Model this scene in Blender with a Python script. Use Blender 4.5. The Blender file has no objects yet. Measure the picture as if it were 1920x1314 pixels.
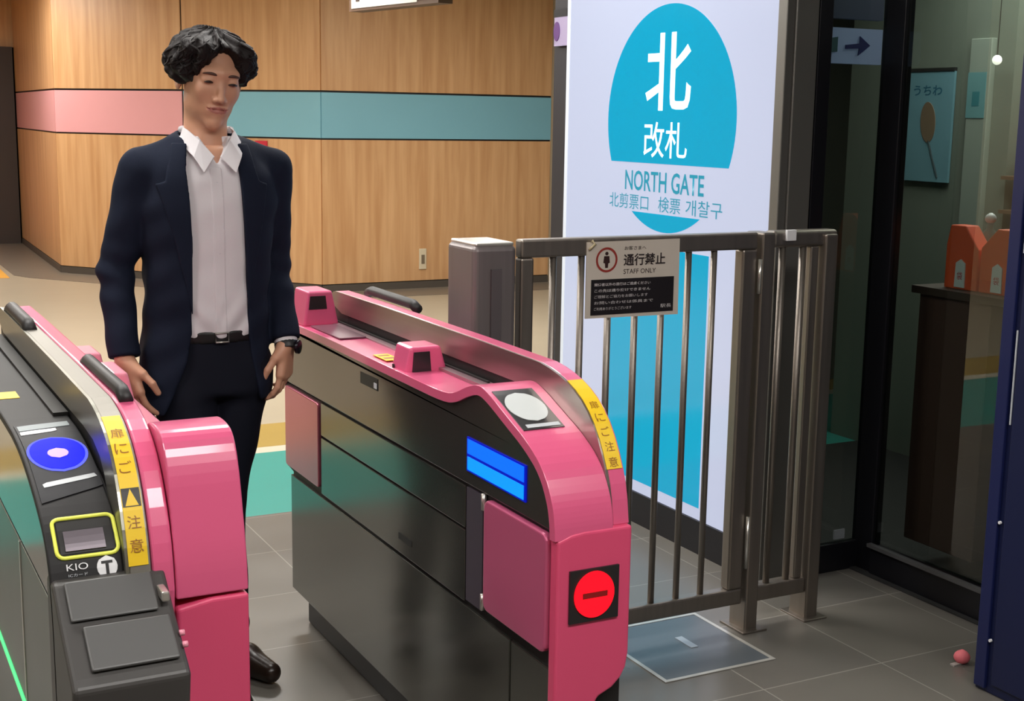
import bpy, math, random
import numpy as np
from mathutils import Vector, Matrix
random.seed(7); np.random.seed(7)
S = bpy.context.scene
# ------------------------------------------------------------------ camera, light, exposure
F, CX, CY, H = 2500.0, 960.0, 657.0, 1.52
PITCH = math.atan(436 / F); AZ = math.atan(1330 / math.hypot(F, 436)); ROLL = 0.016
fw = Vector((math.sin(AZ) * math.cos(PITCH), math.cos(AZ) * math.cos(PITCH), -math.sin(PITCH)))
rt0 = Vector((math.cos(AZ), -math.sin(AZ), 0)); up0 = rt0.cross(fw)
Rv = rt0 * math.cos(ROLL) + up0 * math.sin(ROLL); Uv = -rt0 * math.sin(ROLL) + up0 * math.cos(ROLL)
cd = bpy.data.cameras.new('camera'); cam = bpy.data.objects.new('camera', cd); S.collection.objects.link(cam)
cd.sensor_width = 36.0; cd.lens = F / 1920 * 36.0; cd.clip_start = 0.05; cd.clip_end = 100
M = Matrix((Rv, Uv, -fw)).transposed().to_4x4(); M.translation = Vector((0, 0, H)); cam.matrix_world = M
S.camera = cam
S.view_settings.view_transform = 'Standard'; S.view_settings.look = 'None'
S.view_settings.gamma = 1; S.view_settings.use_curve_mapping = False
S.view_settings.exposure = 0.0
w = bpy.data.worlds.new('world'); S.world = w; w.use_nodes = True
w.node_tree.nodes['Background'].inputs[0].default_value = (0.8, 0.85, 0.9, 1)
w.node_tree.nodes['Background'].inputs[1].default_value = 0.10
CEIL = 2.78
LAMPS = [(0.6, 0.6, 1.2, .5, 26), (1.9, 0.4, 1.2, .5, 22), (0.2, 3.6, 1.2, .5, 24), (1.75, 4.2, 1.2, .5, 26), (-1.6, 2.0, 1.2, .5, 22),
         (0.6, 6.6, 1.2, .6, 46), (2.6, 7.4, 1.2, .6, 46), (4.6, 8.2, 1.2, .6, 46), (0.6, 9.8, 1.2, .6, 46), (0.9, 13.0, 1.2, .6, 46), (-1.4, 8.4, 1.2, .6, 46)]

# ------------------------------------------------------------------ helpers
def srgb(r, g, b):
    f = lambda c: (c / 255 / 12.92) if c / 255 <= .04045 else ((c / 255 + .055) / 1.055) ** 2.4
    return (f(r), f(g), f(b), 1)
def mat(name, col, rough=.5, metal=0.0, emit=0.0, ecol=None, coat=0.0, bump=0.0, bscale=60, var=0.0, vscale=(3, 3, 3), spec=.5, trans=0, brush=None):
    m = bpy.data.materials.new(name); m.use_nodes = True
    nt = m.node_tree; b = nt.nodes['Principled BSDF']
    b.inputs['Base Color'].default_value = col; b.inputs['Roughness'].default_value = rough
    b.inputs['Metallic'].default_value = metal; b.inputs['Coat Weight'].default_value = coat
    b.inputs['Specular IOR Level'].default_value = spec
    if coat: b.inputs['Coat Roughness'].default_value = .08
    if emit:
        b.inputs['Emission Color'].default_value = ecol or col; b.inputs['Emission Strength'].default_value = emit
    tc = nt.nodes.new('ShaderNodeTexCoord')
    if var or brush:
        mp = nt.nodes.new('ShaderNodeMapping'); mp.inputs['Scale'].default_value = brush or vscale
        nz = nt.nodes.new('ShaderNodeTexNoise'); nz.inputs['Scale'].default_value = 1; nz.inputs['Detail'].default_value = 4
        nt.links.new(tc.outputs['Object'], mp.inputs[0]); nt.links.new(mp.outputs[0], nz.inputs['Vector'])
        mx = nt.nodes.new('ShaderNodeMix'); mx.data_type = 'RGBA'
        v = var or .15
        mx.inputs['A'].default_value = tuple(c * (1 - v) for c in col[:3]) + (1,); mx.inputs['B'].default_value = tuple(min(1, c * (1 + v)) for c in col[:3]) + (1,)
        nt.links.new(nz.outputs['Fac'], mx.inputs['Factor']); nt.links.new(mx.outputs['Result'], b.inputs['Base Color'])
        if brush:
            r = nt.nodes.new('ShaderNodeMapRange'); r.inputs['To Min'].default_value = rough * .8; r.inputs['To Max'].default_value = rough * 1.25
            nt.links.new(nz.outputs['Fac'], r.inputs['Value']); nt.links.new(r.outputs[0], b.inputs['Roughness'])
    if bump:
        n2 = nt.nodes.new('ShaderNodeTexNoise'); n2.inputs['Scale'].default_value = bscale; n2.inputs['Detail'].default_value = 5
        nt.links.new(tc.outputs['Object'], n2.inputs['Vector'])
        bp = nt.nodes.new('ShaderNodeBump'); bp.inputs['Strength'].default_value = bump; bp.inputs['Distance'].default_value = .004
        nt.links.new(n2.outputs['Fac'], bp.inputs['Height']); nt.links.new(bp.outputs[0], b.inputs['Normal'])
    return m
LOC = {}
def link(name, me, m, parent=None, label=None, smooth=False, bevel=0, seg=2):
    """me built in world coordinates; re-based on its root's location"""
    o = bpy.data.objects.new(name, me); S.collection.objects.link(o)
    mats = m if isinstance(m, (list, tuple)) else [m]
    for k in mats: me.materials.append(k)
    if parent is None:
        co = np.empty(len(me.vertices) * 3); me.vertices.foreach_get('co', co); co = co.reshape(-1, 3)
        L = Vector(((co[:, 0].min() + co[:, 0].max()) / 2, (co[:, 1].min() + co[:, 1].max()) / 2, co[:, 2].min()))
        o.location = L
    else:
        L = LOC[parent.name]; o.parent = parent
    LOC[o.name] = L
    me.transform(Matrix.Translation(-L))
    if smooth:
        me.polygons.foreach_set('use_smooth', [True] * len(me.polygons))
    if bevel:
        b = o.modifiers.new('b', 'BEVEL'); b.width = bevel; b.segments = seg; b.limit_method = 'ANGLE'; b.angle_limit = math.radians(30)
    me.update()
    if label: o['label'] = label
    return o
def pyd(verts, faces):
    me = bpy.data.meshes.new('m'); me.from_pydata([tuple(map(float, v)) for v in verts], [], faces); me.update(); return me
def thing(name, loc, label, cat, group=None):
    o = bpy.data.objects.new(name, None); S.collection.objects.link(o); o.location = loc; o.empty_display_size = .1
    o['label'] = label; o['category'] = cat
    if group: o['group'] = group
    LOC[o.name] = Vector(loc); return o
def tag(o, label, cat, group=None):
    o['label'] = label; o['category'] = cat
    if group: o['group'] = group
    return o
def struct(o): o['kind'] = 'structure'; return o
class MB:
    def __init__(s): s.v = []; s.f = []; s.mi = []
    def add(s, v, f, mi=0):
        n = len(s.v); s.v += [tuple(x) for x in v]; s.f += [tuple(i + n for i in q) for q in f]; s.mi += [mi] * len(f); return s
    def box(s, x0, x1, y0, y1, z0, z1, mi=0):
        v = [(x, y, z) for z in (z0, z1) for y in (y0, y1) for x in (x0, x1)]
        return s.add(v, [(0, 2, 3, 1), (4, 5, 7, 6), (0, 1, 5, 4), (2, 6, 7, 3), (0, 4, 6, 2), (1, 3, 7, 5)], mi)
    def prism(s, pts, a, b, mi=0):
        """pts: list of 3D points of a planar polygon at offset vector a; extruded to b"""
        n = len(pts); a = Vector(a); b = Vector(b)
        v = [Vector(p) + a for p in pts] + [Vector(p) + b for p in pts]
        return s.add(v, [tuple(range(n))[::-1], tuple(range(n, 2 * n))] + [(i, (i + 1) % n, n + (i + 1) % n, n + i) for i in range(n)], mi)
    def yz(s, pts, x0, x1, mi=0): return s.prism([(0, y, z) for y, z in pts], (x0, 0, 0), (x1, 0, 0), mi)
    def xz(s, pts, y0, y1, mi=0): return s.prism([(x, 0, z) for x, z in pts], (0, y0, 0), (0, y1, 0), mi)
    def xy(s, pts, z0, z1, mi=0): return s.prism([(x, y, 0) for x, y in pts], (0, 0, z0), (0, 0, z1), mi)
    def tube(s, pts, r, n=12, mi=0, rs=None, cap=True):
        P = [Vector(p) for p in pts]; R = []
        for i, p in enumerate(P):
            d = (P[min(i + 1, len(P) - 1)] - P[max(i - 1, 0)]).normalized()
            a = d.cross(Vector((0, 0, 1)));
            if a.length < .1: a = d.cross(Vector((1, 0, 0)))
            a.normalize(); b = d.cross(a).normalized(); q = rs[i] if rs else r
            R.append([p + a * math.cos(2 * math.pi * k / n) * q + b * math.sin(2 * math.pi * k / n) * q for k in range(n)])
        v = [x for r_ in R for x in r_]; f = []
        for i in range(len(P) - 1):
            for k in range(n): f.append((i * n + k, i * n + (k + 1) % n, (i + 1) * n + (k + 1) % n, (i + 1) * n + k))
        if cap: f += [tuple(range(n))[::-1], tuple(range((len(P) - 1) * n, len(P) * n))]
        return s.add(v, f, mi)
    def build(s, name, m, parent=None, label=None, smooth=False, bevel=0, seg=2):
        me = pyd(s.v, s.f); o = link(name, me, m, parent, label, smooth, bevel, seg)
        if isinstance(m, (list, tuple)): me.polygons.foreach_set('material_index', s.mi)
        fixn(me); return o
def fixn(me):
    import bmesh
    bm = bmesh.new(); bm.from_mesh(me); bmesh.ops.recalc_face_normals(bm, faces=bm.faces); bm.to_mesh(me); bm.free()
def box(name, x0, x1, y0, y1, z0, z1, m, parent=None, label=None, bevel=0, seg=2):
    return MB().box(x0, x1, y0, y1, z0, z1).build(name, m, parent, label, False, bevel, seg)
def ellpts(c, u, v, ru, rv, n=40, a0=0, a1=2 * math.pi, full=True):
    c, u, v = Vector(c), Vector(u), Vector(v)
    k = n if full else n + 1
    return [c + u * ru * math.cos(a0 + (a1 - a0) * i / n) + v * rv * math.sin(a0 + (a1 - a0) * i / n) for i in range(k)]
def text(name, body, c, u, v, wd, ht, m, parent=None, off=.0005, depth=.0006, weight=0.0, label=None):
    """text centred at c in the plane (u,v), stretched to wd x ht metres"""
    cu = bpy.data.curves.new('t', 'FONT'); cu.body = body; cu.size = 1; cu.extrude = 0; cu.offset = weight; cu.resolution_u = 3
    o = bpy.data.objects.new('t', cu); S.collection.objects.link(o); bpy.context.view_layer.update()
    me = bpy.data.meshes.new_from_object(o.evaluated_get(bpy.context.evaluated_depsgraph_get()))
    bpy.data.objects.remove(o); me.materials.clear()
    co = np.empty(len(me.vertices) * 3); me.vertices.foreach_get('co', co); co = co.reshape(-1, 3)
    if len(co) == 0: return None
    lo, hi = co.min(0), co.max(0); u, v, c = Vector(u).normalized(), Vector(v).normalized(), Vector(c); n = u.cross(v)
    a = (co[:, 0] - (lo[0] + hi[0]) / 2) / (hi[0] - lo[0]) * wd; b = (co[:, 1] - (lo[1] + hi[1]) / 2) / (hi[1] - lo[1]) * ht
    P = np.outer(a, u) + np.outer(b, v) + np.array(c + n * off)
    me.vertices.foreach_set('co', P.ravel()); me.update()
    o = link(name, me, m, parent, label)
    if depth:
        q = o.modifiers.new('s', 'SOLIDIFY'); q.thickness = depth; q.offset = 1
    return o

# ------------------------------------------------------------------ materials
STEEL = mat('steel_side', srgb(108, 108, 102), .17, .85, brush=(90, 2, 2))
STEELH = mat('hood_steel', srgb(165, 155, 148), .30, .9, brush=(4, 2, 60))
STEELG = mat('fence_steel', srgb(140, 132, 124), .42, .88, brush=(60, 60, 3))
STEELL = mat('light_steel', srgb(215, 212, 205), .28, .8)
SEAM = mat('seam_dark', srgb(22, 20, 20), .6)
GLOSSBLK = mat('black_face', srgb(40, 38, 40), .28, .2, coat=.3)
BLK = mat('black_plastic', srgb(34, 32, 33), .5)
TRAYM = mat('tray_plastic', srgb(66, 64, 63), .45)
LIDM = mat('tray_lid', srgb(90, 90, 90), .4)
PINK = mat('pink_gloss', srgb(222, 94, 136), .3, coat=.5)
PINKP = mat('pink_panel', srgb(222, 78, 118), .38, coat=.2)
PINKD = mat('pink_door', srgb(205, 95, 135), .3, .25, coat=.4)
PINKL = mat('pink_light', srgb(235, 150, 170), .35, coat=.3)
YEL = mat('sticker_yellow', srgb(240, 200, 30), .5)
YELT = mat('sticker_print', srgb(150, 95, 10), .5)
YLINE = mat('slot_outline', srgb(225, 228, 90), .4, emit=.25, ecol=srgb(225, 228, 90))
WHITE = mat('white_paint', srgb(225, 225, 228), .4)
GREYW = mat('grey_white', srgb(190, 195, 200), .4)
BLUE1 = mat('screen_blue', srgb(10, 90, 255), .3, emit=1.0, ecol=(0.0, .13, 1.0, 1))
BLUE2 = mat('screen_blue_light', srgb(20, 130, 255), .3, emit=1.0, ecol=(0.0, .25, 1.0, 1))
BLUED = mat('screen_blue_dark', srgb(0, 10, 130), .3, emit=1.0, ecol=(0, .004, .35, 1))
BLUER = mat('reader_blue', srgb(0, 0, 40), .6, emit=1.0, ecol=(.0, .008, 1.0, 1), spec=.1)
BLUEB = mat('reader_ring', srgb(20, 20, 60), .6, emit=1.0, ecol=(.15, .18, 1.0, 1), spec=.1)
ICON = mat('reader_icon', srgb(190, 150, 250), .3, emit=.7, ecol=srgb(170, 140, 250))
REDL = mat('indicator_red', srgb(255, 10, 30), .3, emit=1.0, ecol=(1.0, .003, .015, 1))
REDD = mat('indicator_red_dark', srgb(110, 10, 10), .4, emit=.3, ecol=(.3, .01, .01, 1))
GREENL = mat('green_led', srgb(60, 230, 120), .4, emit=1.0, ecol=(.08, .75, .25, 1))
SIGNW = mat('sign_white', srgb(110, 116, 130), .12, emit=.50, ecol=(.86, .92, 1.20, 1), spec=.5)
TEALS = mat('sign_teal', srgb(0, 80, 100), .12, emit=.72, ecol=(.0, .42, .70, 1), spec=.5)
DARKF = mat('dark_frame', srgb(22, 22, 28), .35, .3)
BROWNBLK = mat('dark_brown', srgb(58, 46, 40), .5)
NAVYB = mat('navy_box', srgb(13, 22, 62), .45)
BASEB = mat('baseboard', srgb(82, 74, 66), .5)
OUTL = mat('outlet', srgb(215, 200, 170), .5)
REDS = mat('red_sign', srgb(200, 40, 60), .5)
LAMPM = mat('lamp_diffuser', (1, 1, 1, 1), .5, emit=9.0, ecol=(1, .97, .93, 1))
CEILM = mat('ceiling', srgb(200, 198, 192), .8)
WALLP = mat('plain_wall', srgb(190, 170, 140), .8)

def wood():
    m = mat('wood_panel', srgb(192, 145, 96), .42); nt = m.node_tree; b = nt.nodes['Principled BSDF']
    tc = nt.nodes.new('ShaderNodeTexCoord'); mp = nt.nodes.new('ShaderNodeMapping'); mp.inputs['Scale'].default_value = (14, 14, .9)
    nz = nt.nodes.new('ShaderNodeTexNoise'); nz.inputs['Scale'].default_value = 1.3; nz.inputs['Detail'].default_value = 8; nz.inputs['Distortion'].default_value = .3
    cr = nt.nodes.new('ShaderNodeValToRGB'); cr.color_ramp.elements[0].color = srgb(196, 146, 98); cr.color_ramp.elements[1].color = srgb(218, 172, 124)
    cr.color_ramp.elements[0].position = .3; cr.color_ramp.elements[1].position = .7
    nt.links.new(tc.outputs['Object'], mp.inputs[0]); nt.links.new(mp.outputs[0], nz.inputs['Vector']); nt.links.new(nz.outputs['Fac'], cr.inputs[0]); nt.links.new(cr.outputs[0], b.inputs['Base Color'])
    return m
WOOD = wood()
STRP = mat('stripe_pink', srgb(226, 162, 164), .4, var=.05, vscale=(1.5, 1.5, 1.5))
STRT = mat('stripe_teal', srgb(128, 182, 198), .4, var=.04, vscale=(1.5, 1.5, 1.5))
def tiles():
    m = mat('floor_tiles', srgb(112, 108, 102), .28); nt = m.node_tree; b = nt.nodes['Principled BSDF']
    tc = nt.nodes.new('ShaderNodeTexCoord'); mp = nt.nodes.new('ShaderNodeMapping')
    mp.inputs['Location'].default_value = (-.105 + .0, -.18, 0)
    br = nt.nodes.new('ShaderNodeTexBrick'); br.offset = 0; br.inputs['Scale'].default_value = 1
    br.inputs['Brick Width'].default_value = .42; br.inputs['Row Height'].default_value = .42; br.inputs['Mortar Size'].default_value = .0022; br.inputs['Mortar Smooth'].default_value = .2
    br.inputs['Color1'].default_value = srgb(112, 108, 102); br.inputs['Color2'].default_value = srgb(104, 101, 97); br.inputs['Mortar'].default_value = srgb(150, 147, 140)
    nz = nt.nodes.new('ShaderNodeTexNoise'); nz.inputs['Scale'].default_value = 2.2; nz.inputs['Detail'].default_value = 6
    mx = nt.nodes.new('ShaderNodeMix'); mx.data_type = 'RGBA'; mx.blend_type = 'MULTIPLY'; mx.inputs['Factor'].default_value = 1
    cr = nt.nodes.new('ShaderNodeValToRGB'); cr.color_ramp.elements[0].color = (.78, .78, .78, 1); cr.color_ramp.elements[1].color = (1.1, 1.08, 1.05, 1)
    nt.links.new(tc.outputs['Object'], mp.inputs[0]); nt.links.new(mp.outputs[0], br.inputs['Vector']); nt.links.new(tc.outputs['Object'], nz.inputs['Vector'])
    nt.links.new(nz.outputs['Fac'], cr.inputs[0]); nt.links.new(br.outputs['Color'], mx.inputs['A']); nt.links.new(cr.outputs[0], mx.inputs['B']); nt.links.new(mx.outputs['Result'], b.inputs['Base Color'])
    r = nt.nodes.new('ShaderNodeMapRange'); r.inputs['To Min'].default_value = .2; r.inputs['To Max'].default_value = .42
    nt.links.new(nz.outputs['Fac'], r.inputs['Value']); nt.links.new(r.outputs[0], b.inputs['Roughness'])
    return m
TILE = tiles()
BEIGE = mat('floor_beige', srgb(172, 161, 140), .35, var=.06, vscale=(3, 3, 3))
TEALF = mat('floor_teal', srgb(52, 148, 138), .35, var=.05, vscale=(4, 4, 4))
YELF = mat('floor_yellow', srgb(166, 138, 68), .4, var=.06, vscale=(4, 4, 4))
LINEF = mat('floor_line', srgb(200, 192, 172), .4)
BANDF = mat('floor_band', srgb(120, 112, 100), .4, var=.06)
def glassm(name, refl, tint, rough=.0):
    m = bpy.data.materials.new(name); m.use_nodes = True; nt = m.node_tree; nt.nodes.clear()
    o = nt.nodes.new('ShaderNodeOutputMaterial'); mx = nt.nodes.new('ShaderNodeMixShader'); g = nt.nodes.new('ShaderNodeBsdfGlossy'); t = nt.nodes.new('ShaderNodeBsdfTransparent')
    g.inputs['Roughness'].default_value = rough; g.inputs['Color'].default_value = (.95, 1, .97, 1); t.inputs['Color'].default_value = tint
    fr = nt.nodes.new('ShaderNodeFresnel'); fr.inputs['IOR'].default_value = refl
    ge = nt.nodes.new('ShaderNodeNewGeometry'); mu = nt.nodes.new('ShaderNodeMath'); mu.operation = 'SUBTRACT'; mu.inputs[0].default_value = 1; nt.links.new(ge.outputs['Backfacing'], mu.inputs[1])
    m2_ = nt.nodes.new('ShaderNodeMath'); m2_.operation = 'MULTIPLY'; nt.links.new(fr.outputs[0], m2_.inputs[0]); nt.links.new(mu.outputs[0], m2_.inputs[1])
    nt.links.new(m2_.outputs[0], mx.inputs[0]); nt.links.new(t.outputs[0], mx.inputs[1]); nt.links.new(g.outputs[0], mx.inputs[2]); nt.links.new(mx.outputs[0], o.inputs[0])
    return m
GLASS = glassm('shop_glass', 1.75, (.72, .78, .75, 1))

# ------------------------------------------------------------------ setting: floor, walls, ceiling
Y0, YT, YTB, YL, YY = -3.0, 4.82, 5.75, 5.85, 6.3
fb = MB()
def quad(b, x0, x1, y0, y1, mi, z=0): b.add([(x0, y0, z), (x1, y0, z), (x1, y1, z), (x0, y1, z)], [(0, 1, 2, 3)], mi)
XL, XR, YF = -4.0, 9.0, 18.5
quad(fb, XL, XR, Y0, YT, 0); quad(fb, XL, XR, YT, YTB, 1); quad(fb, XL, XR, YTB, YL, 2); quad(fb, XL, XR, YL, YY, 3); quad(fb, XL, XR, YY, YF, 4)
me = pyd(fb.v, fb.f); fl = bpy.data.objects.new('floor', me); S.collection.objects.link(fl)
for k in (TILE, TEALF, LINEF, YELF, BEIGE): me.materials.append(k)
me.polygons.foreach_set('material_index', fb.mi); struct(fl)
# grey border band laid along the foot of the panelled wall
struct(MB().xy([(1.60, 16.4), (1.61, 13.1), (1.72, 12.85), (3.62, 10.48), (6.10, 10.42), (6.10, 10.9), (3.87, 10.9), (2.1, 13.1), (2.12, 16.4)], .0005, .003).build('trim_1', BANDF))
struct(MB().xy([(-1.5, 13.2), (1.55, 12.9), (1.58, 15.6), (-1.5, 15.6)], .0005, .003).build('trim_2', mat('floor_orange', srgb(226, 168, 72), .5)))
struct(box('ceiling', XL, XR, Y0, YF, CEIL, CEIL + .1, CEILM))
struct(box('wall_left', XL - .1, XL, Y0, YF, 0, CEIL, WALLP))
struct(box('wall_rear', XL, 3.1, Y0 - .1, Y0, 0, CEIL, WALLP))
struct(box('wall_front', XL, XR, YF, YF + .1, 0, CEIL, WALLP))
struct(box('wall_right', XR, XR + .1, 6.2, YF, 0, CEIL, mat('corridor_wall', srgb(70, 66, 66), .7)))

def wall_seg(nm, a, b, seams, stripes, ext=None):
    """panelled wall from a to b in plan; boards separated by dark grooves"""
    a, b = Vector(a), Vector(b); d = (b - a); L = d.length; d.normalize(); n = Vector((d.y, -d.x))   # towards the room
    g = .009
    def slab(mb, s0, s1, z0, z1, t0, t1):
        p = [a + d * s0, a + d * s1]; q = [p[0] + n * t0, p[1] + n * t0, p[1] + n * t1, p[0] + n * t1]
        mb.xy([(k.x, k.y) for k in q], z0, z1)
    core = MB(); slab(core, 0, L, 0, CEIL, -.16, 0.0); c = struct(core.build(nm, SEAM))
    ss = [0] + seams + [L]
    wd = MB()
    for i in range(len(ss) - 1):
        s0, s1 = ss[i] + (g if i else 0), ss[i + 1] - (g if i < len(ss) - 2 else 0)
        slab(wd, s0, s1, .07, 1.310, 0, .012); slab(wd, s0, s1, 1.725, CEIL, 0, .012)
    wd.build('wood_panelling', WOOD, c)
    for i in range(len(ss) - 1):
        s0, s1 = ss[i] + (g if i else 0), ss[i + 1] - (g if i < len(ss) - 2 else 0)
        st = MB(); slab(st, s0, s1, 1.325, 1.708, 0, .011); st.build('colour_stripe', stripes[i], c)
    bb = MB(); slab(bb, 0, L, 0, .062, 0, .02); struct(bb.build('baseboard_' + nm.split('_')[1], BASEB))
    return c
A0, A1, A3, A4 = (2.13, 16.3), (2.065, 13.2), (3.872, 10.95), (6.10, 10.95)
wall_seg('wall_side', A0, A1, [], [STRP])
wall_seg('wall_corner', A1, A3, [1.46], [STRP, STRT])
wall_seg('wall_far', A3, A4, [], [STRT])
struct(MB().xy([(6.10, 10.96), (6.24, 10.96), (6.24, 14.5), (6.10, 14.5)], 0, CEIL).build('wall_return', WALLP))
struct(box('wall_end', XL, 2.2, 16.36, 16.5, 2.22, CEIL, WOOD)); 
struct(box('wall_endside', XL, .9, 16.36, 16.5, 0, 2.22, WOOD))
d1 = struct(box('door_1', 1.86, 2.10, 16.28, 16.5, 0, 2.22, BROWNBLK))
box('door_leaf', .9, 1.86, 16.34, 16.4, 0, 2.22, mat('door_pinkish', srgb(205, 160, 150), .5), d1)
box('door_head', .9, 1.86, 16.30, 16.45, 2.12, 2.22, BROWNBLK, d1)

# outlet, red sign on the far wall
o = thing('wall_outlet', (4.81, 10.93, .17), 'small pale wall outlet plate low on the wood panelled wall', 'outlet')
box('cover_plate', 4.775, 4.845, 10.925, 10.938, .17, .355, OUTL, o, bevel=.004)
box('socket', 4.795, 4.825, 10.92, 10.926, .22, .30, mat('socket_grey', srgb(120, 105, 85), .5), o)
dv = Vector((3.872 - 2.065, 10.95 - 13.2, 0)).normalized(); nv = Vector((dv.y, -dv.x, 0))
pc = Vector((3.50, 11.413, 0))
q = [pc - dv * .06 + nv * .015, pc + dv * .06 + nv * .015, pc + dv * .06 + nv * .03, pc - dv * .06 + nv * .03]
tag(MB().xy([(k.x, k.y) for k in q], 1.19, 1.29).build('wall_sign', REDS), 'little red sign on the wood wall beside the shoulder of the suited person', 'sign')

LWHERE = ['above the near end of the black and pink ticket gate', 'above the floor in front of the steel gate', 'above the far end of the black and pink ticket gate', 'above the far end of the pink and steel ticket gate', 'above the open hall beyond the near black ticket gate',
          'above the beige floor behind the suited person', 'above the beige floor behind the grey housing post', 'above the far wood wall near the small outlet', 'above the foot of the corner wood wall', 'above the pink striped side wall by the brown door frame', 'above the open hall beyond the left edge of the photo']
# ceiling lamps: thin frame, glowing diffuser and the light it gives
for i, (x, y, lx, ly, pw) in enumerate(LAMPS):
    t = thing('ceiling_light', (x, y, CEIL - .03), 'rectangular flush ceiling light panel ' + LWHERE[i], 'ceiling light', 'ceiling lights of the station hall')
    f = MB(); f.box(x - lx / 2 - .02, x + lx / 2 + .02, y - ly / 2 - .02, y - ly / 2, CEIL - .03, CEIL); f.box(x - lx / 2 - .02, x + lx / 2 + .02, y + ly / 2, y + ly / 2 + .02, CEIL - .03, CEIL)
    f.box(x - lx / 2 - .02, x - lx / 2, y - ly / 2, y + ly / 2, CEIL - .03, CEIL); f.box(x + lx / 2, x + lx / 2 + .02, y - ly / 2, y + ly / 2, CEIL - .03, CEIL)
    f.build('frame', WHITE, t); box('diffuser', x - lx / 2, x + lx / 2, y - ly / 2, y + ly / 2, CEIL - .012, CEIL - .002, LAMPM, t)
    ld = bpy.data.lights.new('panel_light', 'AREA'); ld.shape = 'RECTANGLE'; ld.size = lx; ld.size_y = ly; ld.energy = pw; ld.color = (1, .965, .915)
    lo = bpy.data.objects.new('panel_light', ld); S.collection.objects.link(lo); lo.location = (x, y, CEIL - .035)

# hanging guide sign at the top edge of the view
a, b = Vector((2.774, 7.354, 0)), Vector((2.930, 6.472, 0)); d = (b - a).normalized(); n = Vector((d.y, -d.x, 0)); n = -n if n.x > 0 else n
cen = (a + b) / 2
hs = thing('hanging_sign', (cen.x, cen.y, 2.10), 'white guide sign with a dark frame hanging from the ceiling above the passage', 'sign')
def hq(mb, s0, s1, t0, t1, z0, z1): mb.xy([((a + d * s + n * t).x, (a + d * s + n * t).y) for s, t in ((s0, t0), (s1, t0), (s1, t1), (s0, t1))], z0, z1)
L = (b - a).length
k = MB(); hq(k, 0, L, -.09, 0, 2.10, 2.45); k.build('sign_body', mat('sign_brown', srgb(90, 66, 48), .5), hs)
k = MB(); hq(k, .03, L * .78, 0, .004, 2.115, 2.44); k.build('sign_face', mat('sign_face', srgb(205, 200, 190), .4, emit=.25), hs)
k = MB(); hq(k, L * .78, L - .01, 0, .004, 2.125, 2.44); k.build('sign_end_panel', mat('sign_navy', srgb(30, 28, 60), .4), hs)
k = MB(); hq(k, .08, .12, .004, .006, 2.15, 2.44); k.build('sign_mark', BROWNBLK, hs)
for q_ in (.2, .8):
    k = MB(); hq(k, L * q_, L * q_ + .03, -.06, -.03, 2.45, CEIL); k.build('hanger_rod', DARKF, hs)

# floor hatch
fh = thing('floor_hatch', (2.18, 3.05, 0), 'square floor hatch outlined by a pale metal edge in front of the steel gate', 'hatch')
fr = MB(); x0, x1, y0, y1, e = 1.985, 2.365, 2.85, 3.25, .012
fr.box(x0, x1, y0, y0 + e, .0008, .003).box(x0, x1, y1 - e, y1, .0008, .003).box(x0, x0 + e, y0 + e, y1 - e, .0008, .003).box(x1 - e, x1, y0 + e, y1 - e, .0008, .003)
fr.build('edge', mat('hatch_edge', srgb(196, 194, 188), .35, .4), fh)
box('lid', x0 + e, x1 - e, y0 + e, y1 - e, .0006, .0018, mat('hatch_lid', srgb(88, 94, 100), .3, var=.06), fh)
box('lifting_handle', 2.19, 2.215, 3.02, 3.105, .0018, .0035, mat('hatch_handle', srgb(175, 180, 185), .4, .5), fh)

# ------------------------------------------------------------------ ticket gates
HOODP = [(3.74, .985), (3.72, 1.004), (3.68, 1.012), (2.46, 1.012), (2.38, 1.003), (2.31, .985), (2.25, .955), (2.205, .912), (2.17, .855), (2.148, .80), (2.138, .735)]
def inset(P, d):
    out = []
    for i, p in enumerate(P):
        a = P[max(i - 1, 0)]; b = P[min(i + 1, len(P) - 1)]
        t = Vector((b[0] - a[0], b[1] - a[1])).normalized(); n = Vector((t.y, -t.x))   # rotate
        if n.y > 0 or (abs(n.y) < .2 and n.x < 0): n = -n
        out.append((p[0] + n.x * d, p[1] + n.y * d))
    return out
def smoothp(P, it=2):
    for _ in range(it):
        Q = [P[0]]
        for i in range(len(P) - 1):
            a, b = P[i], P[i + 1]; Q += [(a[0] * .75 + b[0] * .25, a[1] * .75 + b[1] * .25), (a[0] * .25 + b[0] * .75, a[1] * .25 + b[1] * .75)]
        P = Q + [P[-1]]
    return P
def walk(P):
    s = [0]
    for i in range(len(P) - 1): s.append(s[-1] + math.hypot(P[i + 1][0] - P[i][0], P[i + 1][1] - P[i][1]))
    return s
def on(P, Sx, s):
    for i in range(len(P) - 1):
        if s <= Sx[i + 1] or i == len(P) - 2:
            u = (s - Sx[i]) / (Sx[i + 1] - Sx[i]); a, b = P[i], P[i + 1]
            t = Vector((b[0] - a[0], b[1] - a[1])).normalized(); n = Vector((-t.y, t.x)); n = -n if n.y < 0 or (abs(n.y) < .05 and n.x > 0) else n
            return a[0] + (b[0] - a[0]) * u, a[1] + (b[1] - a[1]) * u, n
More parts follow.
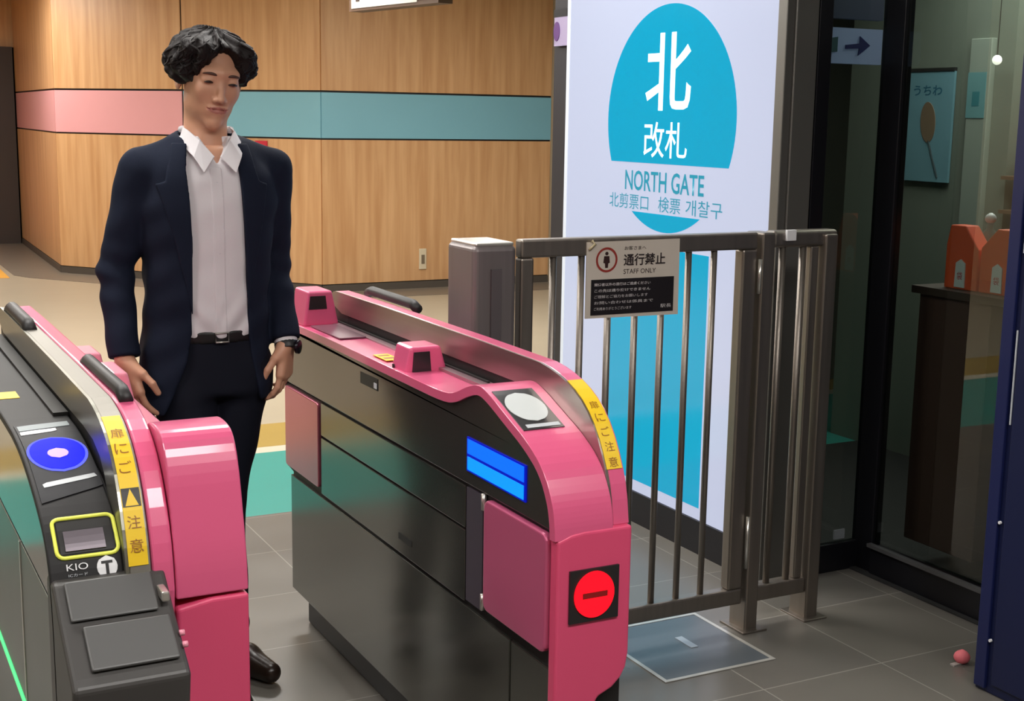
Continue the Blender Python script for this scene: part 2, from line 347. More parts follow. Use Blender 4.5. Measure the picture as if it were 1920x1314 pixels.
def decal(mb, P, outline, off, th=.0012, mi=0):
    """thin plate that follows profile P; outline = [(x, s)] convex, drawn as strips along s"""
    Sx = walk(P); s0 = min(p[1] for p in outline); s1 = max(p[1] for p in outline); N = max(6, int((s1 - s0) / .006)); n = len(outline)
    rows = []
    for i in range(N + 1):
        s = s0 + (s1 - s0) * (i / N); s = min(max(s, s0 + 1e-6), s1 - 1e-6); xs = []
        for j in range(n):
            (xa, sa), (xb, sb) = outline[j], outline[(j + 1) % n]
            if (sa - s) * (sb - s) <= 0 and sa != sb: xs.append(xa + (xb - xa) * (s - sa) / (sb - sa))
        rows.append((s, min(xs), max(xs)))
    v = []; f = []
    for s, xa, xb in rows:
        y, z, nn = on(P, Sx, s)
        for h in (off, off + th):
            v += [(xa, y + nn.x * h, z + nn.y * h), (xb, y + nn.x * h, z + nn.y * h)]
    for i in range(N):
        o = 4 * i
        f += [(o + 2, o + 3, o + 7, o + 6), (o, o + 4, o + 5, o + 1), (o, o + 2, o + 6, o + 4), (o + 1, o + 5, o + 7, o + 3)]
    f += [(0, 1, 3, 2), (4 * N, 4 * N + 2, 4 * N + 3, 4 * N + 1)]
    mb.add(v, f, mi); return mb
def ell_out(xc, sc, rx, rs, n=28): return [(xc + rx * math.cos(2 * math.pi * i / n), sc + rs * math.sin(2 * math.pi * i / n)) for i in range(n)]
def rect_out(x0, x1, s0, s1): return [(x0, s0), (x1, s0), (x1, s1), (x0, s1)]
def htext(name, body, P, xc, sc, wd, ht, m, parent, rot=False):
    Sx = walk(P); y, z, nn = on(P, Sx, sc); t = Vector((0, -nn.y, nn.x)); t = -t if t.z > 0 else t     # t points down-slope
    c = Vector((xc, y + nn.x * .0025, z + nn.y * .0025))
    u, v = (Vector((1, 0, 0)), -t) if not rot else (t, Vector((1, 0, 0)))
    return text(name, body, c, u, v, wd, ht, m, parent, off=0, depth=0)

def hood(parent, x0, x1, mside, mtop, xt0=None):
    """raised hood: steel rail floating over a dark recess, curving down to the nose"""
    P = smoothp(HOODP, 1); low = inset(P, .055)
    rail = MB(); rail.yz(P + [(2.140, .66), (2.20, .70), (2.245, .80), (2.272, .86), (2.30, .90), (2.34, .926), (2.40, .942), (2.50, .948), (3.64, .950), (3.70, .965)], x0, x0 + .006)
    rail.build('hood_rail', mside, parent)
    inner = MB(); inner.yz(inset(P, .004) + [(2.15, .60), (3.72, .60)], x0 + .006, x1 - .002); 
    rec = MB(); rec.yz([(3.60, .895), (3.60, .947), (2.45, .947), (2.36, .93), (2.32, .905), (2.34, .895)], x0 + .004, x0 + .0065)
    rec.build('sensor_window', SEAM, parent)
    inner.build('hood_core', BLK, parent)
    cap = MB(); cap.yz(P + inset(P, .012)[::-1], x0 + .0062, x1); cap.build('hood_cover', mtop, parent, bevel=.002)
    return P

# ---- right machine (pink, seen along its steel side)
m1 = thing('ticket_gate', (1.30, 2.95, 0), 'pink and steel ticket gate with a red no-entry lamp on its pink end panel', 'ticket gate')
X0, XH, X1 = 1.22, 1.345, 1.388
P1 = smoothp([(3.795, .72), (3.80, .90), (3.77, .925), (2.85, .918), (2.64, .916), (2.58, .928), (2.53, .950), (2.47, .968), (2.42, .958), (2.33, .924), (2.25, .895), (2.18, .855), (2.142, .80), (2.130, .76), (2.127, .722)], 2)
P1l = inset(P1, .022)
MB().yz([(3.745, .10), (3.745, .462), (3.785, .468)] + P1l + [(2.150, .72), (2.150, .34), (2.20, .30), (2.20, .10)], X0 + .008, X1 - .004).build('housing', SEAM, m1)
MB().yz([(3.694, 0), (3.694, .12), (2.25, .12), (2.25, 0)], 1.25, 1.365).build('plinth', BLK, m1, bevel=.01)
cap = MB(); cap.yz(P1 + P1l[::-1], X0 - .006, XH); cap.build('deck_cover', PINK, m1, bevel=.004, seg=3)
side = lambda nm, pts, m=STEEL, bev=.0015, x=X0: MB().yz(pts, x, x + .01).build(nm, m, m1, bevel=bev)
side('lower_side_panel', [(3.745, .10), (3.745, .455), (2.318, .455), (2.318, .10)])
side('lower_side_panel', [(2.312, .10), (2.312, .455), (2.142, .455), (2.142, .36), (2.18, .30), (2.18, .10)])
side('side_panel', [(3.475, .465), (3.475, .628), (2.538, .628), (2.538, .465)])
side('side_panel', [(3.475, .634), (3.475, .728), (2.538, .728), (2.538, .634)])
up = [p for p in P1l if p[0] < 3.80]
side('upper_side_panel', [(3.79, .735)] + [p for p in up if p[1] > .74] + [(2.139, .737)], mat('steel_dark_upper', srgb(104, 98, 95), .18, .8, brush=(90, 2, 2)))
MB().yz([(3.795, .47), (3.795, .728), (3.482, .728), (3.482, .47)], X0 + .006, X0 + .02).build('flap_recess', SEAM, m1)
def rrect(y0, y1, z0, z1, r, n=4):
    pts = []
    for cy, cz, a in ((y1 - r, z1 - r, 0), (y0 + r, z1 - r, 90), (y0 + r, z0 + r, 180), (y1 - r, z0 + r, 270)):
        for i in range(n + 1):
            t = math.radians(a + 90 * i / n); pts.append((cy + r * math.cos(t), cz + r * math.sin(t)))
    return pts
MB().yz(rrect(3.49, 3.785, .478, .722, .012), X0 - .004, X0 + .01).build('barrier_flap', mat('pink_flap_steel', srgb(200, 112, 130), .3, .6), m1, 'pinkish reflective barrier flap at the far end', bevel=.003)
MB().yz(rrect(2.158, 2.432, .483, .728, .02), X0 - .008, X0 + .01).build('barrier_flap', PINKD, m1, bevel=.005, seg=3)
MB().yz([(2.452, .47), (2.452, .728), (2.532, .728), (2.532, .47)], X0 + .001, X0 + .012).build('hinge_panel', mat('hinge_grey', srgb(92, 84, 96), .35, .5), m1)
for z in (.698, .475): MB().tube([(X0 + .001, 2.447, z), (X0 + .001, 2.447, z + .036)], .006).build('hinge', STEELL, m1, smooth=True)
# passenger screen on the side
MB().yz([(2.525, .766), (2.525, .842), (2.255, .842), (2.255, .766)], X0 - .003, X0).build('screen', BLUED, m1, 'blue lit screen')
MB().yz([(2.52, .806), (2.52, .838), (2.262, .838), (2.262, .806)], X0 - .004, X0 - .003).build('screen_row', BLUE1, m1)
MB().yz([(2.52, .770), (2.52, .799), (2.262, .799), (2.262, .770)], X0 - .004, X0 - .003).build('screen_row', BLUE2, m1)
MB().yz([(3.165, .842), (3.165, .872), (3.045, .872), (3.045, .842)], X0 - .001, X0).build('side_sticker', BLK, m1)
MB().yz([(3.07, .846), (3.07, .86), (3.05, .86), (3.05, .846)], X0 - .002, X0 - .001).build('side_label', GREYW, m1)
MB().yz([(2.91, .500), (2.91, .516), (2.83, .516), (2.83, .500)], X0 - .001, X0).build('side_lock', BLK, m1)
# pink end panel with curved foot
MB().xz([(X0 - .001, .30), (X0 - .001, .722), (X0 + .03, .732), (X0 + .06, .735), (X1, .735), (X1, .47), (1.383, .44), (1.372, .42), (1.352, .402), (1.32, .388), (1.27, .30)], 2.125, 2.155).build('end_panel', PINKP, m1, bevel=.006, seg=3)
MB().box(1.246, 1.357, 2.120, 2.126, .553, .660).build('indicator', BLK, m1, 'black square indicator with a red no-entry disc')
c = MB().prism(ellpts((1.300, 0, .608), (1, 0, 0), (0, 0, 1), .045, .047), (0, 2.117, 0), (0, 2.1205, 0)).build('no_entry_disc', REDL, m1)
MB().box(1.273, 1.329, 2.1155, 2.1172, .602, .613).build('no_entry_bar', REDD, m1)
# hood
HP = hood(m1, XH, X1, STEELH, PINK)
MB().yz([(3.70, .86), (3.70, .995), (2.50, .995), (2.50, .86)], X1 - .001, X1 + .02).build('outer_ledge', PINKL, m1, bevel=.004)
MB().tube([(1.412, 3.60, 1.012), (1.412, 3.57, 1.022), (1.412, 3.27, 1.022), (1.412, 3.24, 1.012)], .014, 10).build('sensor_bar', BLK, m1, 'dark sensor bar on the outer ledge', smooth=True)
hs_ = walk(HP); sa = next(s for s, p in zip(hs_, HP) if p[0] < 2.33); sb = next(s for s, p in zip(hs_, HP) if p[1] < .845)
decal(MB(), HP, rect_out(XH + .004, X1 - .004, sa, sb), .0005).build('warning_sticker', YEL, m1, 'yellow warning sticker on the curved hood front')
for j, ch in enumerate('扉にご注意'):
    htext('sticker_lettering', ch, HP, (XH + X1) / 2, sa + (sb - sa) * (.38 + .14 * j), .02, .02, YELT, m1)
# deck fittings
MB().box(XH - .034, XH, 2.62, 3.70, .915, .925).build('deck_channel', mat('channel_steel', srgb(170, 140, 148), .3, .6), m1)
MB().box(XH - .012, XH - .006, 2.66, 3.70, .925, .929).build('channel_slot', SEAM, m1)
MB().box(1.236, 1.312, 3.36, 3.60, .924, .927).build('deck_plate', mat('deck_plate', srgb(120, 92, 104), .3, .3, coat=.4), m1)
MB().box(1.232, 1.272, 3.02, 3.11, .922, .9235).build('deck_sticker', YEL, m1)
MB().box(1.238, 1.266, 3.04, 3.06, .9235, .924).box(1.238, 1.266, 3.08, 3.095, .9235, .924).build('sticker_lettering', YELT, m1)
def head(par, x0, x1, y0, y1, zb, zt, px0, px1, pz0, pz1, tx=.015, mm=PINK):
    v = [(x0, y0, zb), (x1 + .012, y0, zb), (x1 - tx * .6, y0, zt), (x0 + tx, y0, zt), (x0, y1, zb), (x1 + .012, y1, zb), (x1 - tx * .6, y1, zt), (x0 + tx, y1, zt)]
    h = MB().add(v, [(0, 1, 2, 3), (7, 6, 5, 4), (0, 4, 5, 1), (1, 5, 6, 2), (2, 6, 7, 3), (3, 7, 4, 0)]).build('display_head', mm, par, bevel=.007, seg=3)
    if px0: MB().xz([(px0 - .002, pz0), (px1, pz0), (px1 - .004, pz1), (px0 + .002, pz1)], y0 - .003, y0 + .001).build('display_window', GLOSSBLK, h, 'dark display window')
    return h
hd = head(m1, 1.222, 1.325, 2.88, 2.97, .905, .978, 1.243, 1.290, .918, .966)
MB().box(1.2205, 1.223, 2.945, 2.955, .918, .928).build('sensor_eye', SEAM, hd); MB().box(1.2205, 1.223, 2.905, 2.915, .908, .918).build('sensor_eye', SEAM, hd)
head(m1, 1.222, 1.318, 3.62, 3.74, .92, 1.022, 1.240, 1.292, .970, 1.008)
# reader plate
Sx = walk(P1); s_at = lambda y, z: min(zip(Sx, P1), key=lambda q: (q[1][0] - y) ** 2 + (q[1][1] - z) ** 2)[0]
ra, rb = s_at(2.425, .958), s_at(2.272, .905)
decal(MB(), P1, rect_out(1.224, 1.318, ra, rb), .0005, .0015).build('reader_plate', GLOSSBLK, m1, 'black card reader plate')
decal(MB(), P1, ell_out(1.270, (ra + rb) / 2 - .006, .043, .054), .0021, .0012).build('reader_disc', mat('disc_grey', srgb(200, 205, 205), .35), m1, 'pale oval touch disc')
decal(MB(), P1, rect_out(1.236, 1.312, rb - .018, rb - .006), .0021, .0008).build('reader_bar', GREYW, m1)
htext('reader_lettering', 'IC', P1, 1.272, (ra + rb) / 2 - .008, .022, .014, mat('print_grey', srgb(120, 115, 118), .5), m1)

# ---- left machine (black reader, silver hood, pink block)
m2 = thing('ticket_gate', (.46, 2.95, 0), 'black and pink ticket gate with a glowing blue touch reader in the lower corner', 'ticket gate')
A, B, Cc, D, E_ = .30, .415, .456, .494, .619
P2 = smoothp([(3.72, .93), (2.62, .935), (2.48, .925), (2.38, .905), (2.27, .870), (2.2, .835), (2.165, .79), (2.148, .74), (2.140, .68), (2.138, .5)], 2)
P2l = inset(P2, .015)
MB().yz([(3.72, .10)] + P2l + [(2.16, .5), (2.16, .10)], A + .006, D - .002).build('housing', SEAM, m2)
MB().yz([(3.69, 0), (3.69, .12), (2.25, .12), (2.25, 0)], A + .03, E_ - .03).build('plinth', BLK, m2, bevel=.01)
MB().yz(P2 + P2l[::-1], A - .002, B).build('reader_cover', mat('reader_black', srgb(40, 39, 40), .55, spec=.2), m2, 'black sloping reader cover', bevel=.003)
ls = lambda nm, pts, m=STEEL: MB().yz(pts, A, A + .01).build(nm, m, m2, bevel=.0015)
ls('upper_side_panel', [(3.72, .735)] + [p for p in P2l if p[1] > .735 and p[0] < 3.71] + [(2.16, .735)])
STEELX = mat('steel_left', srgb(112, 118, 113), .34, .7, brush=(90, 2, 2))
ls('side_panel', [(3.72, .40), (3.72, .728), (2.545, .728), (2.545, .40)], STEELX)
ls('side_panel', [(2.535, .40), (2.535, .728), (2.15, .728), (2.15, .40)], STEELX)
ls('lower_side_panel', [(3.72, .10), (3.72, .385), (2.16, .385), (2.16, .10)], STEELX)
MB().yz([(3.70, .387), (3.70, .397), (2.17, .397), (2.17, .387)], A - .003, A + .004).build('light_strip', GREENL, m2, 'glowing green light strip')
MB().yz([(2.545, .40), (2.545, .728), (2.535, .728), (2.535, .40)], A - .002, A + .004).build('joint_strip', STEELL, m2)
# reader face
s2 = walk(P2)
MB2 = decal(MB(), P2, [(A + .006, 1.118), (B - .004, 1.108), (B - .002, 1.42), (A + .006, 1.455)], .0006, .0014).build('reader_plate', mat('plate_black', srgb(18, 18, 26), .5, spec=.2), m2)
decal(MB(), P2, [(A + .010, 1.128), (B - .012, 1.118), (B - .012, 1.152), (A + .010, 1.166)], .0021, .0008).build('reader_header', mat('header_grey', srgb(140, 150, 154), .5), m2)
decal(MB(), P2, [(A + .010, 1.170), (A + .075, 1.162), (A + .075, 1.180), (A + .010, 1.192)], .0021, .0008).build('reader_header', WHITE, m2)
decal(MB(), P2, ell_out(.358, 1.290, .052, .074), .0021, .0008).build('reader_ring', BLUEB, m2, 'blue glowing ring')
decal(MB(), P2, ell_out(.358, 1.290, .047, .067), .0030, .0008).build('touch_disc', BLUER, m2, 'blue glowing touch disc')
decal(MB(), P2, ell_out(.358, 1.296, .018, .020), .0039, .0008).build('touch_icon', ICON, m2)
decal(MB(), P2, [(A + .015, 1.397), (B - .010, 1.380), (B - .006, 1.392), (A + .017, 1.411)], .0021, .0008).build('reader_footer', GREYW, m2)
ring = MB()
xa, xb, sA, sB = .313, .411, 1.500, 1.576
def rr_strip(o_, wd_):
    pts = []
    for cx_, cs_, a_ in ((xb - .012, sA + .012, -90), (xb - .012, sB - .012, 0), (xa + .012, sB - .012, 90), (xa + .012, sA + .012, 180)):
        for i in range(5):
            t = math.radians(a_ + 90 * i / 4); pts.append((cx_ + .012 * math.cos(t), cs_ + .012 * math.sin(t)))
    return pts
pl = []
for x_, s_ in rr_strip(0, 0):
    y, z, nn = on(P2, s2, s_); pl.append((x_, y + nn.x * .002, z + nn.y * .002))
ring.tube(pl + [pl[0]], .0033, 8, cap=False); ring.build('slot_outline', YLINE, m2, 'pale yellow outline around the ticket slot', smooth=True)
decal(MB(), P2, rect_out(xa + .006, xb - .006, sA + .006, sB - .006), .0006, .0012).build('slot_plate', SEAM, m2)
decal(MB(), P2, rect_out(xa + .014, xb - .020, sA + .030, sB - .010), .0018, .003).build('ticket_slot', mat('slot_metal', srgb(112, 104, 112), .4, .4), m2)
decal(MB(), P2, ell_out(.389, 1.598, .0165, .019), .0006, .0008).build('maker_emblem', WHITE, m2, 'round white emblem')
decal(MB(), P2, rect_out(.380, .398, 1.588, 1.5925), .0014, .0006).build('emblem_mark', SEAM, m2)
decal(MB(), P2, rect_out(.3865, .3915, 1.5925, 1.612), .0014, .0006).build('emblem_mark', SEAM, m2)
htext('maker_lettering', 'KIO', P2, .342, 1.592, .034, .011, WHITE, m2)
htext('maker_lettering', 'ICカード', P2, .342, 1.605, .030, .005, GREYW, m2)
MB().box(A + .008, A + .052, 2.86, 2.93, .9335, .9345).build('deck_sticker', YEL, m2)
MB().box(B - .028, B, 2.66, 3.68, .932, .940).build('deck_channel', SEAM, m2)
# front tray under the reader
ty = MB(); ty.yz([(2.20, .775), (2.142, .772), (2.075, .722), (1.992, .668), (1.975, .655), (1.985, .600), (2.02, .565), (2.20, .54)], A - .002, .478)
ty.build('ticket_tray', TRAYM, m2, bevel=.008, seg=3)
def slab(mb, x0, x1, y0, z0, y1, z1, t):
    d_ = Vector((0, y1 - y0, z1 - z0)).normalized(); n_ = Vector((0, -d_.z, d_.y)); n_ = -n_ if n_.z < 0 else n_
    p = [Vector((x0, y0, z0)), Vector((x1, y0, z0)), Vector((x1, y1, z1)), Vector((x0, y1, z1))]
    return mb.prism(p, (0, 0, 0), n_ * t)
slab(MB(), .315, .452, 2.138, .772, 2.078, .727, .006).build('tray_lid', LIDM, m2, bevel=.003)
slab(MB(), .330, .465, 2.066, .719, 1.996, .673, .008).build('tray_lid', LIDM, m2, bevel=.003)
MB().box(.457, .470, 2.075, 2.118, .74, .757).build('tray_edge_plate', STEELL, m2, bevel=.003)
for yy in (2.035, 2.015): MB().tube([(.474, yy, .70 - (2.035 - yy) * .6), (.482, yy, .70 - (2.035 - yy) * .6)], .005, 10).build('tray_button', PINKL, m2, smooth=True)
MB().yz([(2.15, .54), (2.02, .56), (2.03, .545), (2.15, .52)], A + .01, .475).build('tray_underside', mat('tray_under', srgb(190, 175, 150), .5), m2)
# hood: silver half and pink half
HP2 = hood(m2, B, Cc, mat('hood_steel_left', srgb(150, 148, 138), .32, .85, brush=(4, 2, 60)), mat('hood_silver_top', srgb(146, 142, 134), .5, .6))
P = HP2; MB().yz(P + [(2.16, .60), (3.72, .60)], Cc + .0015, D).build('hood_shoulder', PINK, m2, bevel=.006, seg=3)
sA_ = next(s for s, p in zip(walk(HP2), HP2) if p[0] < 2.375); sB_ = next(s for s, p in zip(walk(HP2), HP2) if p[1] < .80)
decal(MB(), HP2, rect_out(B + .005, Cc - .004, sA_ + .02, sB_), .0004).build('warning_sticker', YEL, m2, 'yellow warning sticker with a triangle')
Lk = sB_ - sA_
decal(MB(), HP2, [(B + .006, sA_ + Lk * .60), (Cc - .005, sA_ + Lk * .60), (Cc - .005, sA_ + Lk * .70), (B + .006, sA_ + Lk * .70)], .0016, .0004).build('sticker_triangle_ground', BLK, m2)
decal(MB(), HP2, [((B + Cc) / 2, sA_ + Lk * .605), (Cc - .009, sA_ + Lk * .695), (B + .010, sA_ + Lk * .695)], .002, .0006).build('warning_triangle', YEL, m2)
for j, ch in enumerate('扉にご'): htext('sticker_lettering', ch, HP2, (B + Cc) / 2, sA_ + Lk * (.24 + .12 * j), .022, .024, YELT, m2)
for j, ch in enumerate('注意'): htext('sticker_lettering', ch, HP2, (B + Cc) / 2, sA_ + Lk * (.78 + .12 * j), .022, .022, YELT, m2)
MB().tube([(.432, 3.62, 1.010), (.432, 3.58, 1.022), (.432, 3.30, 1.022), (.432, 3.26, 1.010)], .016, 10).build('sensor_bar', BLK, m2, smooth=True)
MB().tube([(.476, 2.80, 1.008), (.476, 2.77, 1.020), (.476, 2.44, 1.020), (.476, 2.40, 1.008)], .013, 10).build('sensor_bar', BLK, m2, smooth=True)
# pink block facing the lane
PB = smoothp([(2.36, .88), (2.345, .965), (2.32, .986), (2.26, .988), (2.215, .978), (2.185, .93), (2.163, .85), (2.146, .78), (2.140, .716)], 2)
MB().yz(PB + [(2.36, .716)], D + .0015, E_).build('end_cover', PINK, m2, 'rounded pink end cover', bevel=.01, seg=4)
MB().xz([(D + .0015, .12), (D + .0015, .700), (D + .06, .7105), (E_, .7105), (E_, .12)], 2.137, 2.30).build('end_panel', PINKP, m2, bevel=.006, seg=3)
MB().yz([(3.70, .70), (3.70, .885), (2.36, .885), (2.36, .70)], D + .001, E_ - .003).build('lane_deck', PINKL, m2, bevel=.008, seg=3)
MB().yz([(3.71, .12), (3.71, .695), (2.32, .695), (2.32, .12)], E_ - .012, E_ - .002).build('lane_side_panel', STEEL, m2)
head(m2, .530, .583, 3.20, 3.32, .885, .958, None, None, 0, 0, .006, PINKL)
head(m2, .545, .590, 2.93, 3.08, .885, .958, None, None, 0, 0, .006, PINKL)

# ------------------------------------------------------------------ steel gate, railing, housing post
YF_ = 3.089
sg = thing('swing_gate', (2.0, YF_, .085), 'brushed steel gate of vertical bars beside the pink ticket gate', 'gate')
fr = MB(); fr.box(1.632, 2.405, YF_ - .018, YF_ + .018, 1.158, 1.207).box(1.632, 2.405, YF_ - .018, YF_ + .018, .085, .135)
fr.box(1.632, 1.672, YF_ - .018, YF_ + .018, .135, 1.158).box(2.352, 2.405, YF_ - .018, YF_ + .022, .135, 1.158)
fr.build('frame', STEELG, sg, bevel=.006, seg=2)
for i in range(7):
    x = 1.738 + i * .0875; MB().tube([(x, YF_, .13), (x, YF_, 1.162)], .0095, 12).build('bar', STEELG, sg, smooth=True)
rl = thing('railing', (2.56, YF_, 0), 'short steel railing fixed beside the illuminated sign, two posts and thin bars', 'railing')
box('post', 2.412, 2.458, YF_ - .03, YF_ + .05, 0, 1.206, STEELG, rl, bevel=.005)
box('post', 2.645, 2.692, YF_ - .03, YF_ + .05, 0, 1.196, STEELG, rl, bevel=.005)
fr = MB(); fr.box(2.458, 2.70, YF_ - .02, YF_ + .03, 1.16, 1.209).build('top_rail', STEELG, rl, bevel=.012, seg=4)
box('bottom_rail', 2.458, 2.645, YF_ - .02, YF_ + .025, .085, .133, STEELG, rl, bevel=.004)
for x in (2.508, 2.583): MB().tube([(x, YF_, .13), (x, YF_, 1.165)], .0105, 12).build('bar', STEELG, rl, smooth=True)
box('flat_bar', 2.606, 2.636, YF_ - .012, YF_ + .012, .133, 1.16, STEELG, rl, bevel=.004)
for x in (2.412, 2.645): box('foot_plate', x - .02, x + .07, YF_ - .05, YF_ + .07, 0, .006, STEELG, rl, bevel=.002)
box('latch_block', 2.50, 2.535, YF_ - .028, YF_ - .018, 1.18, 1.212, WHITE, rl, bevel=.002)
MB().tube([(2.4085, YF_ - .026, 1.03), (2.4085, YF_ - .026, 1.13)], .006, 10).build('hinge', STEELL, rl, smooth=True)
MB().tube([(2.4085, YF_ - .026, .20), (2.4085, YF_ - .026, .36)], .006, 10).build('hinge', STEELL, rl, smooth=True)
hp = thing('gate_housing', (1.55, 3.14, 0), 'grey steel housing post with a long recessed slot at the end of the steel gate', 'post')
box('body', 1.487, 1.612, 3.055, 3.22, 0, 1.195, mat('housing_grey', srgb(132, 124, 124), .4, .6, brush=(60, 60, 2)), hp, bevel=.014, seg=4)
box('slot', 1.535, 1.565, 3.048, 3.056, .55, 1.135, mat('slot_dark', srgb(84, 78, 80), .5), hp)
box('top_trim', 1.495, 1.606, 3.062, 3.215, 1.193, 1.203, STEELL, hp, bevel=.004)
# notice hung on the gate
YN = YF_ - .0185
nt_ = thing('notice', (1.98, YN, .987), 'laminated no-passing notice with a red ring pictogram hung on the gate', 'notice')
MB().xz([(1.829, .988), (2.131, .985), (2.129, 1.197), (1.829, 1.195)], YN - .003, YN).build('sheet', mat('notice_paper', srgb(206, 196, 184), .3), nt_)
u, v = (1, 0, 0), (0, 0, 1)
RED = mat('notice_red', srgb(150, 50, 42), .5)
MB().box(1.845, 2.113, YN - .0042, YN - .0032, .996, 1.093).build('text_panel', mat('notice_black', srgb(30, 26, 28), .4), nt_, 'black block of small text')
rg = []
for r_ in (.034, .028): rg.append([(1.892 + r_ * math.cos(t * math.pi / 20), 1.146 + r_ * math.sin(t * math.pi / 20)) for t in range(40)])
rm = MB()
rm.add([(x, YN - .0042, z) for r_ in rg for x, z in r_], [(i, (i + 1) % 40, 40 + (i + 1) % 40, 40 + i) for i in range(40)]); rm.build('pictogram_ring', RED, nt_)
pg = MB(); pg.prism(ellpts((1.892, 0, 1.163), u, v, .005, .005, 14), (0, YN - .0042, 0), (0, YN - .0032, 0)); pg.xz([(1.884, 1.156), (1.900, 1.156), (1.902, 1.138), (1.897, 1.136), (1.896, 1.124), (1.888, 1.124), (1.887, 1.136), (1.882, 1.138)], YN - .0042, YN - .0032)
pg.build('pictogram_person', mat('notice_brown', srgb(50, 22, 22), .5), nt_)
TXT = mat('notice_text', srgb(45, 36, 36), .5); TXW = mat('notice_text_pale', srgb(205, 200, 200), .5)
text('headline', '通行禁止', (2.014, YN - .0042, 1.144), u, v, .136, .033, TXT, nt_, off=0, depth=0, weight=.02)
text('small_text', 'お客さまへ', (1.983, YN - .0042, 1.176), u, v, .07, .011, TXT, nt_, off=0, depth=0)
text('small_text', 'STAFF ONLY', (1.999, YN - .0042, 1.112), u, v, .105, .013, TXT, nt_, off=0, depth=0)
for i, (s_, wd_) in enumerate((('関係者以外の通行はご遠慮ください', .18), ('この先は通り抜けできません', .18), ('ご理解とご協力をお願いします', .172), ('お問い合わせは係員まで', .19), ('ご利用ありがとうございます', .12))):
    text('body_text', s_, (1.855 + wd_ / 2, YN - .0050, 1.079 - i * .0165), u, v, wd_, .0085, TXW, nt_, off=0, depth=0, weight=.01 if i < 2 else 0)
text('small_text', '駅長', (2.088, YN - .0050, 1.012), u, v, .036, .010, TXW, nt_, off=0, depth=0)
MB().tube([(1.835, YN - .007, 1.175), (1.85, YN - .012, 1.19), (1.842, YN - .007, 1.20)], .004, 8).build('clip', mat('clip_beige', srgb(190, 175, 140), .4), nt_, smooth=True)

# ------------------------------------------------------------------ illuminated sign
XS = 2.715
ib = thing('illuminated_sign', (2.79, 4.05, 0), 'tall glowing white sign with a teal circle reading North Gate behind the steel gate', 'sign')
box('casing', XS + .012, 2.878, 3.40, 4.735, 0, 2.60, DARKF, ib)
box('light_panel', XS, XS + .012, 3.412, 4.722, .122, 2.56, SIGNW, ib, 'glowing white face')
box('edge_trim', XS - .002, XS + .014, 4.722, 4.745, .10, 2.6, mat('sign_edge', srgb(200, 205, 215), .4, emit=.4), ib)
fr = MB(); fr.box(XS - .01, XS + .022, 3.366, 3.410, 0, 2.6); fr.box(XS + .022, XS + .11, 3.358, 3.40, 0, 2.6); fr.build('near_frame', mat('sign_frame_steel', srgb(120, 118, 114), .4, .6), ib, bevel=.003)
box('bottom_frame', XS - .006, XS + .01, 3.41, 4.745, .0, .120, DARKF, ib)
U, V = (0, -1, 0), (0, 0, 1); CYs, CZs, RR = 4.014, 1.522, .402
def seg_poly(z0, z1, n=60):
    pts = [(CYs + RR * math.cos(t), CZs + RR * math.sin(t)) for t in [2 * math.pi * i / 120 for i in range(120)]]
    out = []
    for y, z in pts:
        if z0 <= z <= z1: out.append((y, z))
    def hw(z): return math.sqrt(max(0, RR * RR - (z - CZs) ** 2))
    if z0 > CZs - RR: out += [(CYs - hw(z0), z0), (CYs + hw(z0), z0)]
    if z1 < CZs + RR: out += [(CYs + hw(z1), z1), (CYs - hw(z1), z1)]
    out.sort(key=lambda p: math.atan2(p[1] - (z0 + min(z1, CZs + RR)) / 2, p[0] - CYs)); return out
MB().yz(seg_poly(1.365, 9), XS - .0016, XS).build('teal_circle', TEALS, ib, 'upper part of the teal circle')
MB().yz(seg_poly(-9, 1.184), XS - .0016, XS).build('teal_circle', TEALS, ib, 'lower part of the teal circle')
MB().box(XS - .0016, XS, 3.735, 4.395, .165, 1.062).build('teal_panel', TEALS, ib, 'teal block behind the gate bars')
SW = mat('sign_letter_white', srgb(215, 235, 245), .3, emit=.62, ecol=(.80, .98, 1.15, 1)); ST = mat('sign_letter_teal', srgb(0, 110, 135), .3, emit=.5, ecol=(.03, .30, .42, 1))
text('lettering', '北', (XS - .0018, 4.020, 1.690), U, V, .285, .272, SW, ib, off=0, depth=0, weight=.012)
text('lettering', '改札', (XS - .0018, 4.026, 1.450), U, V, .275, .128, SW, ib, off=0, depth=0, weight=.004)
text('lettering', 'NORTH GATE', (XS - .0018, 4.030, 1.299), U, V, .505, .074, ST, ib, off=0, depth=0, weight=.014)
for s_, yc, wd_ in (('北剪票口', 4.255, .27), ('検票', 3.985, .14), ('개찰구', 3.775, .215)):
    text('lettering', s_, (XS - .0018, yc, 1.220), U, V, wd_, .056, ST, ib, off=0, depth=0)

# dark column beyond the sign with a small purple sign on it
dc = struct(box('wall_column', 2.74, 3.0, 4.76, 4.895, 0, CEIL, mat('column_dark', srgb(38, 36, 42), .5)))
ps = thing('blade_sign', (2.73, 4.81, 1.81), 'small white and purple sign on the dark column left of the glowing sign', 'sign')
box('sign_body', 2.722, 2.74, 4.762, 4.868, 1.81, 1.925, mat('purple_white', srgb(170, 155, 190), .4), ps)
MB().prism(ellpts((0, 4.845, 1.868), (0, 1, 0), (0, 0, 1), .024, .038), (2.719, 0, 0), (2.722, 0, 0)).build('sign_mark', mat('purple', srgb(95, 50, 120), .4), ps)
box('sign_cap', 2.72, 2.74, 4.762, 4.868, 1.925, 1.955, DARKF, ps)

